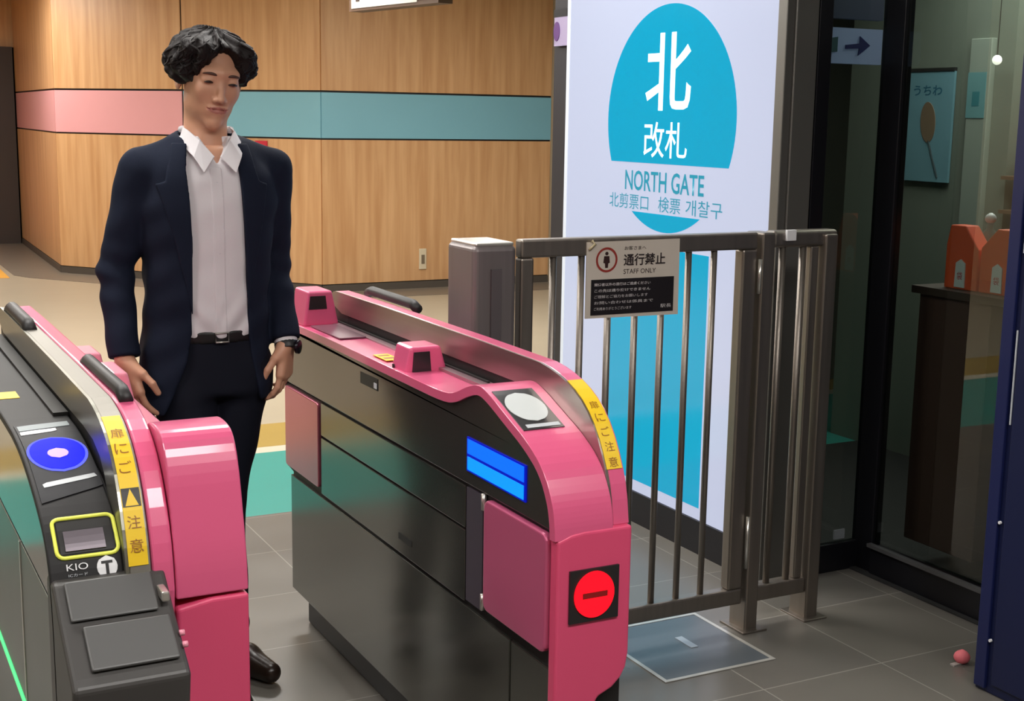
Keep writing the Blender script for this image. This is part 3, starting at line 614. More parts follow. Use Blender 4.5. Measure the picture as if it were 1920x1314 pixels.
# ------------------------------------------------------------------ shop front
w1 = MB()
w1.box(2.83, 2.885, 3.36, 3.42, 0, CEIL); w1.box(2.885, 3.13, 3.372, 3.40, 0, .10)
w1.box(3.128, 3.168, 3.30, 3.40, 0, CEIL)                       # corner mullion
w1.box(3.12, 3.17, 2.0, 3.30, 0, .10); w1.box(3.12, 3.17, -3, 3.30, 2.45, CEIL); w1.box(2.885, 3.13, 3.372, 3.41, 2.45, CEIL)
W1 = struct(w1.build('window_1', DARKF, bevel=.003))
box('frame_trim', 3.105, 3.125, 2.0, 3.30, .10, .112, mat('trim_grey', srgb(96, 96, 98), .4, .5), W1)
box('floor_edge', 3.108, 3.122, 2.0, 3.38, 0, .004, mat('floor_edge_pale', srgb(170, 165, 150), .5), W1)
box('pane', 3.140, 3.146, -3, 3.30, .112, 2.45, GLASS, W1, 'large glass pane')
box('pane', 2.885, 3.128, 3.384, 3.390, .10, 2.45, GLASS, W1, 'narrow glass pane')
ps2 = tag(box('door_label', 3.03, 3.075, 3.378, 3.3835, .112, .145, mat('label_grey', srgb(120, 125, 130), .5)), 'tiny grey label near the floor on the narrow glass pane', 'label')
# shop interior shell
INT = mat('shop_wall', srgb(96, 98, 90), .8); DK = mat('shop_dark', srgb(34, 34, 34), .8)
struct(box('wall_shop', 5.6, 5.7, -3, 6.2, 0, CEIL, INT))
struct(MB().xy([(3.0, 4.80), (3.0, 4.895), (3.52, 6.2), (5.7, 6.2), (5.7, 6.1), (3.60, 6.1), (3.09, 4.80)], 0, CEIL).build('wall_shopend', INT))
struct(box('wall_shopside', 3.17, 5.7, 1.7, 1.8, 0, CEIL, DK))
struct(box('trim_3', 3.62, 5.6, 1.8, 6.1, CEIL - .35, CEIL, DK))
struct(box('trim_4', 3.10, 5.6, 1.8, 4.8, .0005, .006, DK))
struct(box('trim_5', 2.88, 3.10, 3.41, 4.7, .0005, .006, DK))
# reflection of a poster in the glass, built as a solid sheet inside
XP = 4.4
struct(box('wall_partition', XP + .02, XP + .10, 4.02, 5.0, 0, CEIL - .35, mat('partition', srgb(120, 128, 118), .8)))
po = thing('poster', (XP, 4.45, 1.27), 'reflection of a pale blue poster with a brown paddle shaped fan, built behind the shop glass', 'poster')
MB().box(XP, XP + .012, 4.325, 4.59, 1.27, 1.75).build('sheet', mat('poster_blue', srgb(120, 165, 180), .5), po)
box('top_rail', XP - .004, XP + .014, 4.325, 4.59, 1.75, 1.765, DK, po)
MB().prism(ellpts((0, 4.462, 1.53), (0, 1, -.1), (0, .1, 1), .044, .088), (XP - .003, 0, 0), (XP, 0, 0)).build('printed_fan', mat('fan_brown', srgb(130, 110, 90), .6), po)
MB().tube([(XP - .002, 4.452, 1.45), (XP - .002, 4.425, 1.38), (XP - .002, 4.385, 1.29)], .004, 6).build('printed_handle', mat('handle_dark', srgb(60, 75, 80), .6), po)
text('printed_lettering', 'うちわ', (XP - .001, 4.475, 1.668), U, V, .17, .045, mat('poster_ink', srgb(45, 105, 130), .6), po, off=0, depth=0, weight=.02)
# pale door strip with teal notice
ds = thing('shop_locker', (4.395, 4.17, 1.2), 'narrow pale green cabinet with a teal square beside the poster in the shop', 'cabinet')
box('body', 4.39, 4.42, 4.12, 4.235, .0, 1.88, mat('locker_pale', srgb(150, 160, 150), .6), ds, bevel=.003)
box('teal_square', 4.386, 4.392, 4.165, 4.205, 1.60, 1.66, mat('teal_sq', srgb(60, 130, 140), .5), ds)
box('teal_band', 4.387, 4.392, 4.135, 4.235, 1.55, 1.74, mat('teal_band', srgb(110, 160, 165), .5), ds)
# hanging lamps
for i, (x, y, z) in enumerate(((4.40, 4.04, 1.785), (4.55, 4.135, 1.70))):
    pl_ = thing('pendant_lamp', (x, y, z), ('upper' if i == 0 else 'lower') + ' of the two small round lamps glowing inside the shop', 'lamp')
    s_ = MB(); n = 12
    rows = [(math.sin(math.pi * k / 8) * .02, -math.cos(math.pi * k / 8) * .02) for k in range(9)]
    s_.tube([(x - .06, y, z + zz) for r_, zz in rows], 0, 14, rs=[max(r_, .0005) for r_, zz in rows]); s_.build('bulb', mat('bulb', (1, 1, 1, 1), .5, emit=1.6, ecol=(1, .93, .8, 1)), pl_, smooth=True)
    MB().tube([(x - .06, y, z + .02), (x - .06, y, z + .5)], .002, 6).build('cord', DK, pl_)
# goods shelf with pinkish goods and warm light
sh = thing('display_shelf', (4.5, 3.85, 0), 'lit display shelf with pinkish goods deep inside the shop', 'shelf')
box('back_panel', 4.52, 4.55, 3.60, 4.01, 0, 1.9, mat('shelf_back', srgb(165, 150, 140), .7), sh)
for z in (1.30, 1.16): box('shelf_board', 4.38, 4.52, 3.60, 4.01, z, z + .015, mat('shelf_board_wood', srgb(120, 90, 70), .6), sh)
gcol = [srgb(215, 150, 165), srgb(225, 190, 180), srgb(190, 120, 140), srgb(230, 215, 190)]
gm = [mat('goods_%d' % i, c_, .5) for i, c_ in enumerate(gcol)]
for i in range(9):
    zb, yy = (1.315, 3.66 + .072 * i) if i < 5 else (1.175, 3.69 + .08 * (i - 5))
    g = box('gift_box', 4.42, 4.49, yy - .026, yy + .026, zb, zb + (.10 if i < 5 else .075) + .02 * (i % 2), gm[i % 4], bevel=.004)
    tag(g, 'small %s gift box, %s from the right on the %s shop shelf' % (('pink', 'pale peach', 'dusky rose', 'cream')[i % 4], ('first', 'second', 'third', 'fourth', 'fifth')[i if i < 5 else i - 5], 'upper' if i < 5 else 'lower'), 'box', 'gift boxes on the shop shelf')
ld = bpy.data.lights.new('shop_light', 'AREA'); ld.size = 1.2; ld.energy = 32; ld.color = (1, .95, .88)
lo = bpy.data.objects.new('shop_light', ld); S.collection.objects.link(lo); lo.location = (4.1, 3.6, 2.38)
t = thing('ceiling_light', (4.1, 3.6, 2.40), 'square ceiling light inside the shop above the shelves', 'ceiling light')
box('diffuser', 3.5, 4.7, 3.0, 4.2, 2.395, 2.42, mat('shop_diffuser', (1, 1, 1, 1), .5, emit=.6, ecol=(1, .95, .88, 1)), t)
# counter with orange bags
ct = thing('shop_counter', (3.42, 3.1, 0), 'dark brown counter standing directly behind the shop glass', 'counter')
box('body', 3.30, 3.62, 3.02, 3.33, .10, .96, mat('counter_brown', srgb(88, 60, 54), .5), ct, bevel=.004)
box('counter_top', 3.28, 3.64, 2.95, 3.35, .96, .985, mat('counter_top', srgb(70, 52, 46), .5), ct)
ORG = mat('bag_orange', srgb(240, 92, 48), .5) 
def bag(y0, y1, zt, lab, mir):
    t = thing('paper_bag', (3.36, (y0 + y1) / 2, .985), lab, 'bag')
    m_ = y0 + (y1 - y0) * (.65 if mir else .35)
    MB().yz([(y0, .985), (y1, .985), (y1, 1.13), (m_ + .035, 1.195), (m_ - .03, 1.195), (y0, 1.12)], 3.34, 3.40).build('body', ORG, t, bevel=.004)
    MB().yz([((y0 + y1) / 2 - .022, .992), ((y0 + y1) / 2 + .022, .992), ((y0 + y1) / 2 + .020, 1.072), ((y0 + y1) / 2, 1.085), ((y0 + y1) / 2 - .020, 1.072)], 3.336, 3.340).build('paper_label', WHITE, t, 'white label')
    text('label_lettering', '袋', (3.3355, (y0 + y1) / 2, 1.03), U, V, .024, .026, REDS, t, off=0, depth=0)
bag(3.125, 3.265, 1.19, 'orange paper bag with a white label, beside the edge of the poster', True)
bag(2.965, 3.115, 1.19, 'orange paper bag with a white label, beside the navy cabinet', False)
sp = thing('bottle', (3.47, 3.20, .985), 'clear bottle with a round white cap behind the orange bags', 'bottle')
MB().tube([(3.47, 3.205, .985), (3.47, 3.205, 1.16), (3.47, 3.205, 1.18), (3.47, 3.205, 1.20)], .03, 14, rs=[.03, .03, .012, .012]).build('body', mat('bottle_grey', srgb(150, 160, 155), .3), sp, smooth=True)
MB().tube([(3.47, 3.205, 1.198 + .036 * k / 6) for k in range(7)], .018, 12, rs=[.005, .015, .0185, .019, .0175, .013, .004]).build('cap', WHITE, sp, smooth=True)
ar = thing('arrow_sign_reflection', (3.0, 3.52, 1.70), 'reflection of a white and blue arrow sign, built behind the narrow glass pane', 'sign')  # sign mirrored in the pane, modelled as solid boards behind it
box('board', 2.885, 3.22, 3.50, 3.53, 1.715, 1.83, mat('arrow_board', srgb(150, 165, 205), .5, emit=.12, ecol=srgb(150, 165, 205)), ar)
box('upper_board', 2.885, 3.22, 3.50, 3.53, 1.86, 2.05, mat('arrow_upper', srgb(70, 80, 110), .5), ar)
NV = mat('arrow_navy', srgb(30, 40, 110), .5)
MB().xz([(3.06, 1.775), (3.12, 1.782), (3.12, 1.805), (3.165, 1.776), (3.115, 1.742), (3.118, 1.765), (3.06, 1.762)], 3.496, 3.50).build('arrow', NV, ar)
MB().xz([(2.965, 1.745), (3.025, 1.752), (3.025, 1.80), (2.965, 1.79)], 3.496, 3.50).build('icon', mat('arrow_green', srgb(60, 100, 110), .5), ar)

# navy cabinet at the right edge
nb = thing('navy_cabinet', (2.95, 1.6, 0), 'tall dark navy steel cabinet cut off by the right edge, rivets along its seam', 'cabinet')
box('body', 2.745, 3.10, .9, 2.465, 0, 2.35, NAVYB, nb, bevel=.004)
box('corner_strip', 2.735, 2.746, 2.425, 2.462, .012, 2.34, mat('navy_strip', srgb(22, 30, 76), .4), nb, bevel=.002)
box('side_door', 2.737, 2.746, .92, 2.405, .03, 2.33, NAVYB, nb, bevel=.003)
for z in (.153, .483): MB().tube([(2.7325, 2.416, z), (2.739, 2.416, z)], .0042, 10).build('rivet', WHITE, nb, 'small white rivet')
for z0, z1 in ((1.2, 1.9), (.75, 1.0)): box('seam_reveal', 2.7355, 2.739, 2.409, 2.412, z0, z1, GREYW, nb)
# pink scrap on the floor
t = thing('pink_ball', (2.835, 2.60, 0), 'small pink rounded scrap lying on the floor beside the navy cabinet', 'scrap')
MB().tube([(2.835, 2.60, .04 * k / 6) for k in range(7)], .02, 14, rs=[.010, .019, .0225, .0235, .021, .015, .004]).build('body', mat('scrap_pink', srgb(240, 120, 130), .6, bump=.4), t, smooth=True)
MB().box(2.795, 2.825, 2.59, 2.605, 0.0, .004).build('tail', mat('scrap_grey', srgb(170, 160, 155), .6), t)
# ---- PERSON MARK
# ------------------------------------------------------------------ the person (smooth distance fields turned into surfaces)
def surfnet(f, lo, hi, h):
    lo = np.array(lo, float); n = np.ceil((np.array(hi) - lo) / h).astype(int) + 1
    xs = [lo[i] + h * np.arange(n[i]) for i in range(3)]
    V = np.empty(n, np.float32)
    for i0 in range(0, n[0], 24):
        X, Y, Z = np.meshgrid(xs[0][i0:i0 + 24], xs[1], xs[2], indexing='ij')
        P = np.stack([X, Y, Z], -1).reshape(-1, 3); V[i0:i0 + 24] = f(P).reshape(X.shape)
    V[0] = V[-1] = 1; V[:, 0] = V[:, -1] = 1; V[:, :, 0] = V[:, :, -1] = 1
    sg_ = V < 0
    c = np.zeros(n - 1, int)
    off = [(i, j, k) for i in (0, 1) for j in (0, 1) for k in (0, 1)]
    sl = lambda A, o: A[o[0]:A.shape[0] - 1 + o[0], o[1]:A.shape[1] - 1 + o[1], o[2]:A.shape[2] - 1 + o[2]]
    for o in off: c += sl(sg_, o)
    act = (c > 0) & (c < 8); idx = -np.ones(act.shape, int); idx[act] = np.arange(act.sum()); A = np.argwhere(act)
    acc = np.zeros((len(A), 3)); cnt = np.zeros(len(A))
    for o in off:
        for ax in range(3):
            if o[ax]: continue
            q = list(o); q[ax] = 1
            va = V[A[:, 0] + o[0], A[:, 1] + o[1], A[:, 2] + o[2]]; vb = V[A[:, 0] + q[0], A[:, 1] + q[1], A[:, 2] + q[2]]
            cr = (va < 0) != (vb < 0); t = np.where(cr, va / np.where(va - vb == 0, 1, va - vb), 0)
            p = np.tile(np.array(o, float), (len(A), 1)); p[:, ax] += t
            acc[cr] += p[cr]; cnt[cr] += 1
    verts = lo + (A + acc / cnt[:, None]) * h
    F_ = []
    for ax in range(3):
        u, v = (ax + 1) % 3, (ax + 2) % 3
        a = np.take(sg_, range(0, n[ax] - 1), ax); b = np.take(sg_, range(1, n[ax]), ax)
        E = np.argwhere(a != b); E = E[(E[:, u] > 0) & (E[:, v] > 0) & (E[:, u] < n[u] - 1) & (E[:, v] < n[v] - 1)]
        def cell(du, dv):
            q = E.copy(); q[:, u] -= du; q[:, v] -= dv; return idx[q[:, 0], q[:, 1], q[:, 2]]
        Q = np.stack([cell(1, 1), cell(0, 1), cell(0, 0), cell(1, 0)], 1)
        flip = ~a[E[:, 0], E[:, 1], E[:, 2]]; Q[flip] = Q[flip][:, ::-1]; F_.append(Q)
    Fc = np.concatenate(F_); Fc = Fc[(Fc >= 0).all(1)]
    return verts, Fc
def npmesh(v, f):
    me = bpy.data.meshes.new('m'); me.vertices.add(len(v)); me.vertices.foreach_set('co', np.asarray(v, np.float32).ravel())
    me.loops.add(len(f) * 4); me.loops.foreach_set('vertex_index', f.ravel().astype(np.int32)); me.polygons.add(len(f))
    me.polygons.foreach_set('loop_start', np.arange(0, len(f) * 4, 4, dtype=np.int32)); me.update(); me.validate(); return me
def smin(a, b, k): hh = np.clip(.5 + .5 * (b - a) / k, 0, 1); return b + (a - b) * hh - k * hh * (1 - hh)
def smax(a, b, k): return -smin(-a, -b, k)
def rc(P, a, b, r1, r2):
    a = np.array(a, float); b = np.array(b, float); d = b - a; t = np.clip(((P - a) @ d) / (d @ d), 0, 1)
    return np.linalg.norm(P - a - t[:, None] * d, axis=1) - (r1 + (r2 - r1) * t)
def ell(P, c, r):
    q = (P - np.array(c)) / np.array(r); k0 = np.linalg.norm(q, axis=1); k1 = np.linalg.norm(q / np.array(r), axis=1) + 1e-9
    return k0 * (k0 - 1) / k1
def sph(P, c, r): return np.linalg.norm(P - np.array(c), axis=1) - r
def column(P, tab, e=2.4):
    """stack of superellipses: tab rows z, cx, cy, a, b"""
    T = np.array(sorted(tab)); z = P[:, 2]; zz = np.linspace(T[0, 0] - .1, T[-1, 0] + .1, 400); ker = np.exp(-(np.arange(-40, 41) * (zz[1] - zz[0]) / .018) ** 2 / 2); ker /= ker.sum()
    I = lambda k: np.interp(z, zz, np.convolve(np.pad(np.interp(zz, T[:, 0], T[:, k]), 40, 'edge'), ker, 'valid'))
    a, b = I(3), I(4); q = (np.abs((P[:, 0] - I(1)) / a) ** e + np.abs((P[:, 1] - I(2)) / b) ** e) ** (1 / e)
    return (q - 1) * np.minimum(a, b)
PO = np.array([.93, 3.42, 0.0])
person = thing('person', tuple(PO), 'young person in a dark navy suit and open white shirt standing between the ticket gates', 'person')
SKIN = mat('skin', srgb(202, 150, 122), .45, var=.05, vscale=(30, 30, 30)); LIP = mat('lips', srgb(176, 112, 100), .45)
HAIR = mat('hair', srgb(24, 18, 18), .62, bump=.5, bscale=120, spec=.25); JKT = mat('jacket_wool', srgb(23, 29, 45), .85, bump=.15, bscale=500, spec=.15)
TRS = mat('trouser_wool', srgb(17, 20, 32), .8, spec=.2); SHT = mat('shirt_cotton', srgb(218, 214, 218), .7, bump=.1, bscale=30); LTH = mat('leather', srgb(14, 13, 15), .45)
SHOEM = mat('shoe_brown', srgb(42, 30, 24), .3)
HO = np.array([-.014, .004, 1.605])
def rotm(yaw, pitch, roll):
    return np.array(Matrix.Rotation(yaw, 3, 'Z') @ Matrix.Rotation(roll, 3, 'Y') @ Matrix.Rotation(pitch, 3, 'X'))
HR = rotm(math.radians(4), math.radians(11), math.radians(6))   # rows: world = HR @ local
def hl(P): return (P - HO) @ HR
def hw_(p): return HO + HR @ np.array(p)
def head_sdf(P):
    p = hl(P); ax = p.copy(); ax[:, 0] = np.abs(ax[:, 0])
    d = ell(p, (0, .020, .028), (.074, .090, .082))
    d = smin(d, ell(p, (0, -.022, -.026), (.058, .066, .086)), .03)
    d = smin(d, sph(p, (0, -.072, -.098), .019), .028)
    d = smin(d, sph(ax, (.037, -.008, -.068), .019), .030); d = smin(d, ell(p, (0, -.026, -.060), (.046, .050, .046)), .02)
    d = smin(d, sph(ax, (.036, -.058, -.020), .018), .030)
    d = smin(d, rc(ax, (.0, -.080, .027), (.040, -.070, .027), .009, .008), .022)
    d = smax(d, -sph(ax, (.031, -.104, .007), .013), .014)
    d = smin(d, ell(ax, (.031, -.073, .008), (.016, .014, .010)), .006)           # eyeball under the lid
    d = smin(d, rc(p, (0, -.082, .006), (0, -.103, -.034), .006, .0095), .012)
    d = smin(d, sph(ax, (.0115, -.094, -.038), .0075), .007)
    d = smax(d, -sph(ax, (.006, -.102, -.046), .003), .004)
    d = smin(d, ell(p, (0, -.072, -.062), (.028, .016, .018)), .016)
    d = smin(d, ell(p, (0, -.0862, -.0580), (.025, .0055, .0034)), .005)
    d = smin(d, ell(p, (0, -.0850, -.0675), (.021, .0055, .0042)), .005)
    d = smax(d, -rc(ax, (0, -.0925, -.0625), (.026, -.081, -.0610), .0024, .0015), .003)
    e = ell(ax, (.077, .012, -.008), (.009, .020, .031)); e = smax(e, -ell(ax, (.086, .008, -.006), (.006, .012, .020)), .004)
    return smin(d, e, .008)
def hand_parts(wr, dn, lat, nrm, curl, spread=1.0, tcurl=.5):
    """list of round cones for a relaxed hand"""
    wr, dn, lat, nrm = [np.array(q, float) for q in (wr, dn, lat, nrm)]; dn /= np.linalg.norm(dn); lat -= dn * (lat @ dn); lat /= np.linalg.norm(lat); nrm = np.cross(dn, lat) * (1 if np.cross(dn, lat) @ nrm > 0 else -1)
    pal = []; fing = []
    for i, (o_, L_, r_, pl_) in enumerate(((.030, .072, .0086, .088), (.010, .080, .0088, .092), (-.010, .074, .0084, .088), (-.028, .058, .0076, .080))):
        a = wr + lat * o_ * .55 + dn * .012; k = wr + lat * o_ + dn * pl_
        pal.append((a, k, .0155, .0125)); c = curl[i]; p = k; ang = 0; chain = []
        for s_, fr_ in ((0, .45), (1, .30), (2, .25)):
            ang += c * (.55, 1.0, .7)[s_]; q = p + (dn * math.cos(ang) + nrm * math.sin(ang)) * L_ * fr_
            chain.append((p, q, r_ * (1, .93, .85)[s_], r_ * (.93, .85, .72)[s_])); p = q
        fing.append(chain)
    b = wr + lat * .018 + dn * .016; m = b + lat * .026 * spread + dn * .030 + nrm * .012; t1 = m + lat * .012 * spread + dn * .030 + nrm * .012 * tcurl * 2; t2 = t1 + dn * .026 + nrm * .010 * tcurl * 2 - lat * .002
    fing.append([(m, t1, .0105, .0095), (t1, t2, .0095, .0078)]); pal.append((b, m, .016, .0125))
    return pal, fing
def hand_sdf(P, parts, wr, el):
    pal, fing = parts; d = rc(P, el, wr, .036, .0245)
    for q in pal: d = smin(d, rc(P, *q), .014)
    for ch in fing:
        f_ = np.full(len(P), 9.0)
        for q in ch: f_ = smin(f_, rc(P, *q), .003)
        d = smin(d, f_, .0035)
    return d
RS, RE, RW = np.array([-.195, .012, 1.372]), np.array([-.262, .030, 1.120]), np.array([-.262, -.045, .905])
LS, LE, LW = np.array([.142, .012, 1.372]), np.array([.156, .045, 1.115]), np.array([.158, -.050, .925])
RH = hand_parts(RW, (.20, -.22, -1), (.35, -.9, 0), (.9, .3, 0), (.35, .32, .35, .45))
LH = hand_parts(LW, (-.10, -.12, -1), (-.62, -.78, 0), (-.80, .55, -.1), (.38, .50, .58, .62), 1.0, .6)
def body_low(P):
    d = column(P, [(.84, -.03, .0, .13, .09), (.98, -.03, 0, .125, .085), (1.10, -.03, 0, .125, .088), (1.28, -.028, 0, .15, .095), (1.38, -.027, .008, .15, .085), (1.43, -.026, .012, .09, .07)], 2.2)
    d = smax(d, np.maximum(P[:, 2] - 1.44, .82 - P[:, 2]), .03)
    for S_, E2, W_ in ((RS, RE, RW), (LS, LE, LW)): d = smin(d, smin(rc(P, S_, E2, .045, .036), rc(P, E2, W_, .034, .026), .01), .03)
    for a, b, c in LEGS: d = smin(d, smin(rc(P, a, b, .070, .045), rc(P, b, c, .043, .032), .01), .03)
    return d
LEGS = [((.045, 0, .86), (-.012, -.01, .50), (.015, .035, .10)), ((-.105, 0, .86), (-.105, -.11, .49), (-.055, -.155, .10))]
def join(parts):
    vs = []; fs = []; n = 0
    for v, f in parts: vs.append(v); fs.append(f + n); n += len(v)
    return np.concatenate(vs), np.concatenate(fs)
def neckhead(P):
    d = head_sdf(P); nk = rc(P, (-.026, .022, 1.39), tuple(hw_((0, .022, -.055))), .058, .052)
    d = smin(d, nk, .018); return smin(d, rc(P, (-.085, .01, 1.405), (.033, .01, 1.405), .030, .030), .03)
v1_, f1_ = surfnet(neckhead, (-.15, -.14, 1.385), (.12, .15, 1.74), .0027)
nh = len(f1_)
v2_, f2_ = surfnet(lambda P: hand_sdf(P, RH, RW, RE), (-.34, -.17, .74), (-.15, .03, .965), .0024)
v3_, f3_ = surfnet(lambda P: hand_sdf(P, LH, LW, LE), (.05, -.18, .74), (.22, .04, .985), .0024)
v4_, f4_ = surfnet(body_low, (-.34, -.24, .08), (.24, .14, 1.46), .011)
v, f = join([(v1_, f1_), (v2_, f2_), (v3_, f3_), (v4_, f4_)])
me = npmesh(v + PO, f); ctr = v[f].mean(1); pl_ = (ctr - HO) @ HR
lipm = (np.abs(pl_[:, 0]) < .0265) & (pl_[:, 2] < -.0535) & (pl_[:, 2] > -.0725) & (pl_[:, 1] < -.070) & (((pl_[:, 0] / .0265) ** 2 + ((pl_[:, 2] + .063) / .0085) ** 2) < 1)
lipm[nh:] = False
bd = link('body', me, [SKIN, LIP], person, smooth=True); me.polygons.foreach_set('material_index', lipm.astype(np.int32))
def sdfobj(name, f_, lo, hi, h, m, parent, label=None):
    v, f = surfnet(f_, lo, hi, h); return link(name, npmesh(v + PO, f), m, parent, label, smooth=True)
# eyes: dark slits under lowered lids, eyebrows
for sx in (-1, 1):
    e_ = MB(); pts = [hw_((sx * (.031 + dx), -.0885 + .0045 * (dx / .013) ** 2 + (.003 if dx * sx > 0 else 0), 0.0045 - .0022 * (dx / .013) ** 2)) + PO for dx in np.linspace(-.0125, .0125, 7)]
    e_.tube(pts, .002, 8, rs=[.0010, .0024, .0031, .0034, .0032, .0025, .0010]); e_.build('eye', mat('eye_dark', srgb(40, 22, 18), .3), person, smooth=True)
    e_ = MB(); pts = [hw_((sx * (.031 + dx), -.0865 + .010 * ((dx + .010) / .03) ** 2, .0225 + .003 * (1 - (dx / .017) ** 2))) + PO for dx in np.linspace(-.0165, .0175, 8)]
    e_.tube(pts, .002, 8, rs=[.0022, .0032, .0034, .0034, .003, .0026, .002, .001]); e_.build('eyebrow', mat('eyebrow', srgb(82, 54, 44), .6), person, smooth=True)
# hair: full, parted, curling out over the ears
def hair_sdf(P):
    p = hl(P)
    d = ell(p, (0, .026, .052), (.098, .102, .072))
    d = smin(d, ell(p, (-.074, .004, .026), (.041, .060, .044)), .025)
    d = smin(d, ell(p, (.072, .000, .034), (.036, .056, .042)), .025)
    d = smin(d, ell(p, (-.048, -.045, .076), (.044, .042, .030)), .025)
    d = smin(d, ell(p, (.046, -.045, .072), (.042, .042, .032)), .025)
    d = smin(d, ell(p, (0, .075, .0), (.08, .05, .075)), .03)
    a = np.arctan2(p[:, 1] - .02, p[:, 0]); wv = np.sin(11 * a + 38 * p[:, 2] + 2 * np.sin(60 * p[:, 2])) * .0052 + np.sin(23 * a - 55 * p[:, 2]) * .0026 + np.sin(95 * p[:, 0] + 60 * p[:, 1] + 40 * p[:, 2]) * .0016
    d = d + wv
    face = ell(p, (.004, -.105, -.008), (.060, .090, .080))
    face = smin(face, ell(p, (.008, -.105, .058), (.034, .062, .034)), .02)
    d = smax(d, -face, .008)
    return smax(d, -(p[:, 2] + np.where(p[:, 0] < 0, .013, -.006) + .013 * np.sin(55 * p[:, 0] + 60 * p[:, 1])), .012)
hr = sdfobj('hair', hair_sdf, (-.17, -.13, 1.55), (.14, .17, 1.78), .0030, HAIR, person, 'full dark wavy hair parted over the forehead')
lk = MB(); rg_ = random.Random(3)
for i in range(150):
    a = rg_.uniform(-2.9, .2) if i % 3 else rg_.uniform(-3.6, .9); z0_ = rg_.uniform(.03, .115)
    def surf(a_, z_):
        lo_, hi_ = .02, .16
        dirv = np.array([math.cos(a_), math.sin(a_), 0]); ts = np.linspace(lo_, hi_, 60); pp = np.array([HO + HR @ (np.array([0, .02, z_]) + dirv * t) for t in ts]); vals = hair_sdf(pp)
        ii = np.where(vals < 0)[0]
        return (pp[ii[-1]], len(ii) > 0) if len(ii) else (pp[0], False)
    pts = []; aa = a; zz = z0_; L_ = rg_.uniform(.03, .06); da = rg_.uniform(-.5, .5)
    for k in range(6):
        p_, ok = surf(aa, zz)
        if not ok: break
        pts.append(p_ + PO + (HR @ np.array([0, 0, .001]))); zz -= L_ / 6 * .9; aa += da / 6 + .05 * math.sin(k * 1.5)
    if len(pts) >= 4 and all(np.linalg.norm(pts[q + 1] - pts[q]) < .03 for q in range(len(pts) - 1)):
        n_ = len(pts); lk.tube(pts, .003, 5, rs=[.0014 + .0030 * math.sin(math.pi * (q + .6) / (n_ + .3)) for q in range(n_)])
lo_ = lk.build('hair_lock', HAIR, hr, smooth=True); lo_['kind'] = 'stuff'
# clothes
JT = [(.76, -.055, -.005, .176, .122), (.83, -.052, -.003, .172, .120), (.90, -.047, 0, .166, .116), (1.0, -.040, 0, .158, .112), (1.13, -.035, 0, .160, .114), (1.28, -.030, .002, .176, .118), (1.36, -.028, .006, .178, .108), (1.41, -.027, .010, .145, .092), (1.45, -.026, .014, .095, .080), (1.475, -.025, .016, .074, .070)]
ZL = np.array([.74, .81, .90, .97, 1.20, 1.38, 1.44, 1.50]); XLf = np.array([-.190, -.155, -.118, -.104, -.100, -.106, -.096, -.080]); XRt = np.array([.085, .068, .050, .044, .038, .030, .034, .04])
def wr(P, s=1.0): return s * (.0014 * np.sin(38 * P[:, 2] + 14 * P[:, 0] + 3 * np.sin(20 * P[:, 1])) + .0014 * np.sin(71 * P[:, 2] - 40 * P[:, 0]))
def torso_j(P):
    d = column(P, JT, 2.5)
    for a, b, r1, r2 in (((-.075, .014, 1.432), (-.192, .012, 1.385), .034, .050), ((.022, .014, 1.432), (.142, .012, 1.385), .034, .050)): d = smin(d, rc(P, a, b, r1, r2), .03)
    return d
def sleeve(P, S_, E2, W_):
    cuff = W_ + (W_ - E2) / np.linalg.norm(W_ - E2) * -.006
    d = smin(rc(P, S_, E2, .058, .044), rc(P, E2, cuff, .044, .039), .012)
    fold = .0028 * np.sin(95 * P[:, 2] + 25 * P[:, 0]) * np.exp(-((P[:, 2] - E2[2]) / .07) ** 2)
    dirw = (W_ - E2) / np.linalg.norm(W_ - E2)
    return smax(d + fold + wr(P, .7), (P - cuff) @ dirw, .004)
def cutdom(P):
    xl = np.interp(P[:, 2], ZL, XLf); xr = np.interp(P[:, 2], ZL, XRt); return np.maximum(np.maximum(xl - P[:, 0], P[:, 0] - xr), P[:, 1] + .012)
def jacket(P):
    d = torso_j(P) + wr(P); d = smax(d, P[:, 2] - 1.462 - .25 * P[:, 1], .008); d = smax(d, .775 + .012 * np.sin(9 * P[:, 0]) - P[:, 2], .006)
    d = smax(d, -cutdom(P), .006)
    d = smax(d, -rc(P, (-.026, .01, 1.40), (-.024, .012, 1.56), .066, .073), .005)
    s_ = np.minimum(sleeve(P, RS, RE, RW), sleeve(P, LS, LE, LW)); 
    return smin(d, s_, .010)
jk = sdfobj('jacket', jacket, (-.36, -.17, .75), (.26, .17, 1.50), .0052, JKT, person, 'navy suit jacket worn open')
for sgn, nm in ((-1, 'L'), (1, 'R')):
    def lap(P, sgn=sgn):
        d = torso_j(P) - .0042; xe = np.interp(P[:, 2], ZL, XLf if sgn < 0 else XRt)
        wl = np.interp(P[:, 2], [1.02, 1.05, 1.30, 1.345, 1.352, 1.40, 1.45], [0, .006, .062, .072, .050, .040, .030])
        u_ = (P[:, 0] - xe) * sgn
        d = smax(d, np.maximum(-u_ - .001, u_ - wl), .002); d = smax(d, np.maximum(1.02 - P[:, 2], P[:, 2] - 1.445), .002)
        d = smax(d, P[:, 2] - 1.462 - .25 * P[:, 1], .004); d = smax(d, -(torso_j(P) + .006), .001); d = np.maximum(d, P[:, 1] - .0)
        return d
    sdfobj('lapel', lap, (-.24, -.16, 1.0), (.17, .03, 1.46), .0036, JKT, jk)
STb = [(z, cx, cy, a - .013, b - .011) for z, cx, cy, a, b in JT if z > .89]; STb = [(.955, -.035, 0, .140, .104), (1.0, -.035, 0, .142, .108)] + [q for q in STb if q[0] > 1.05]
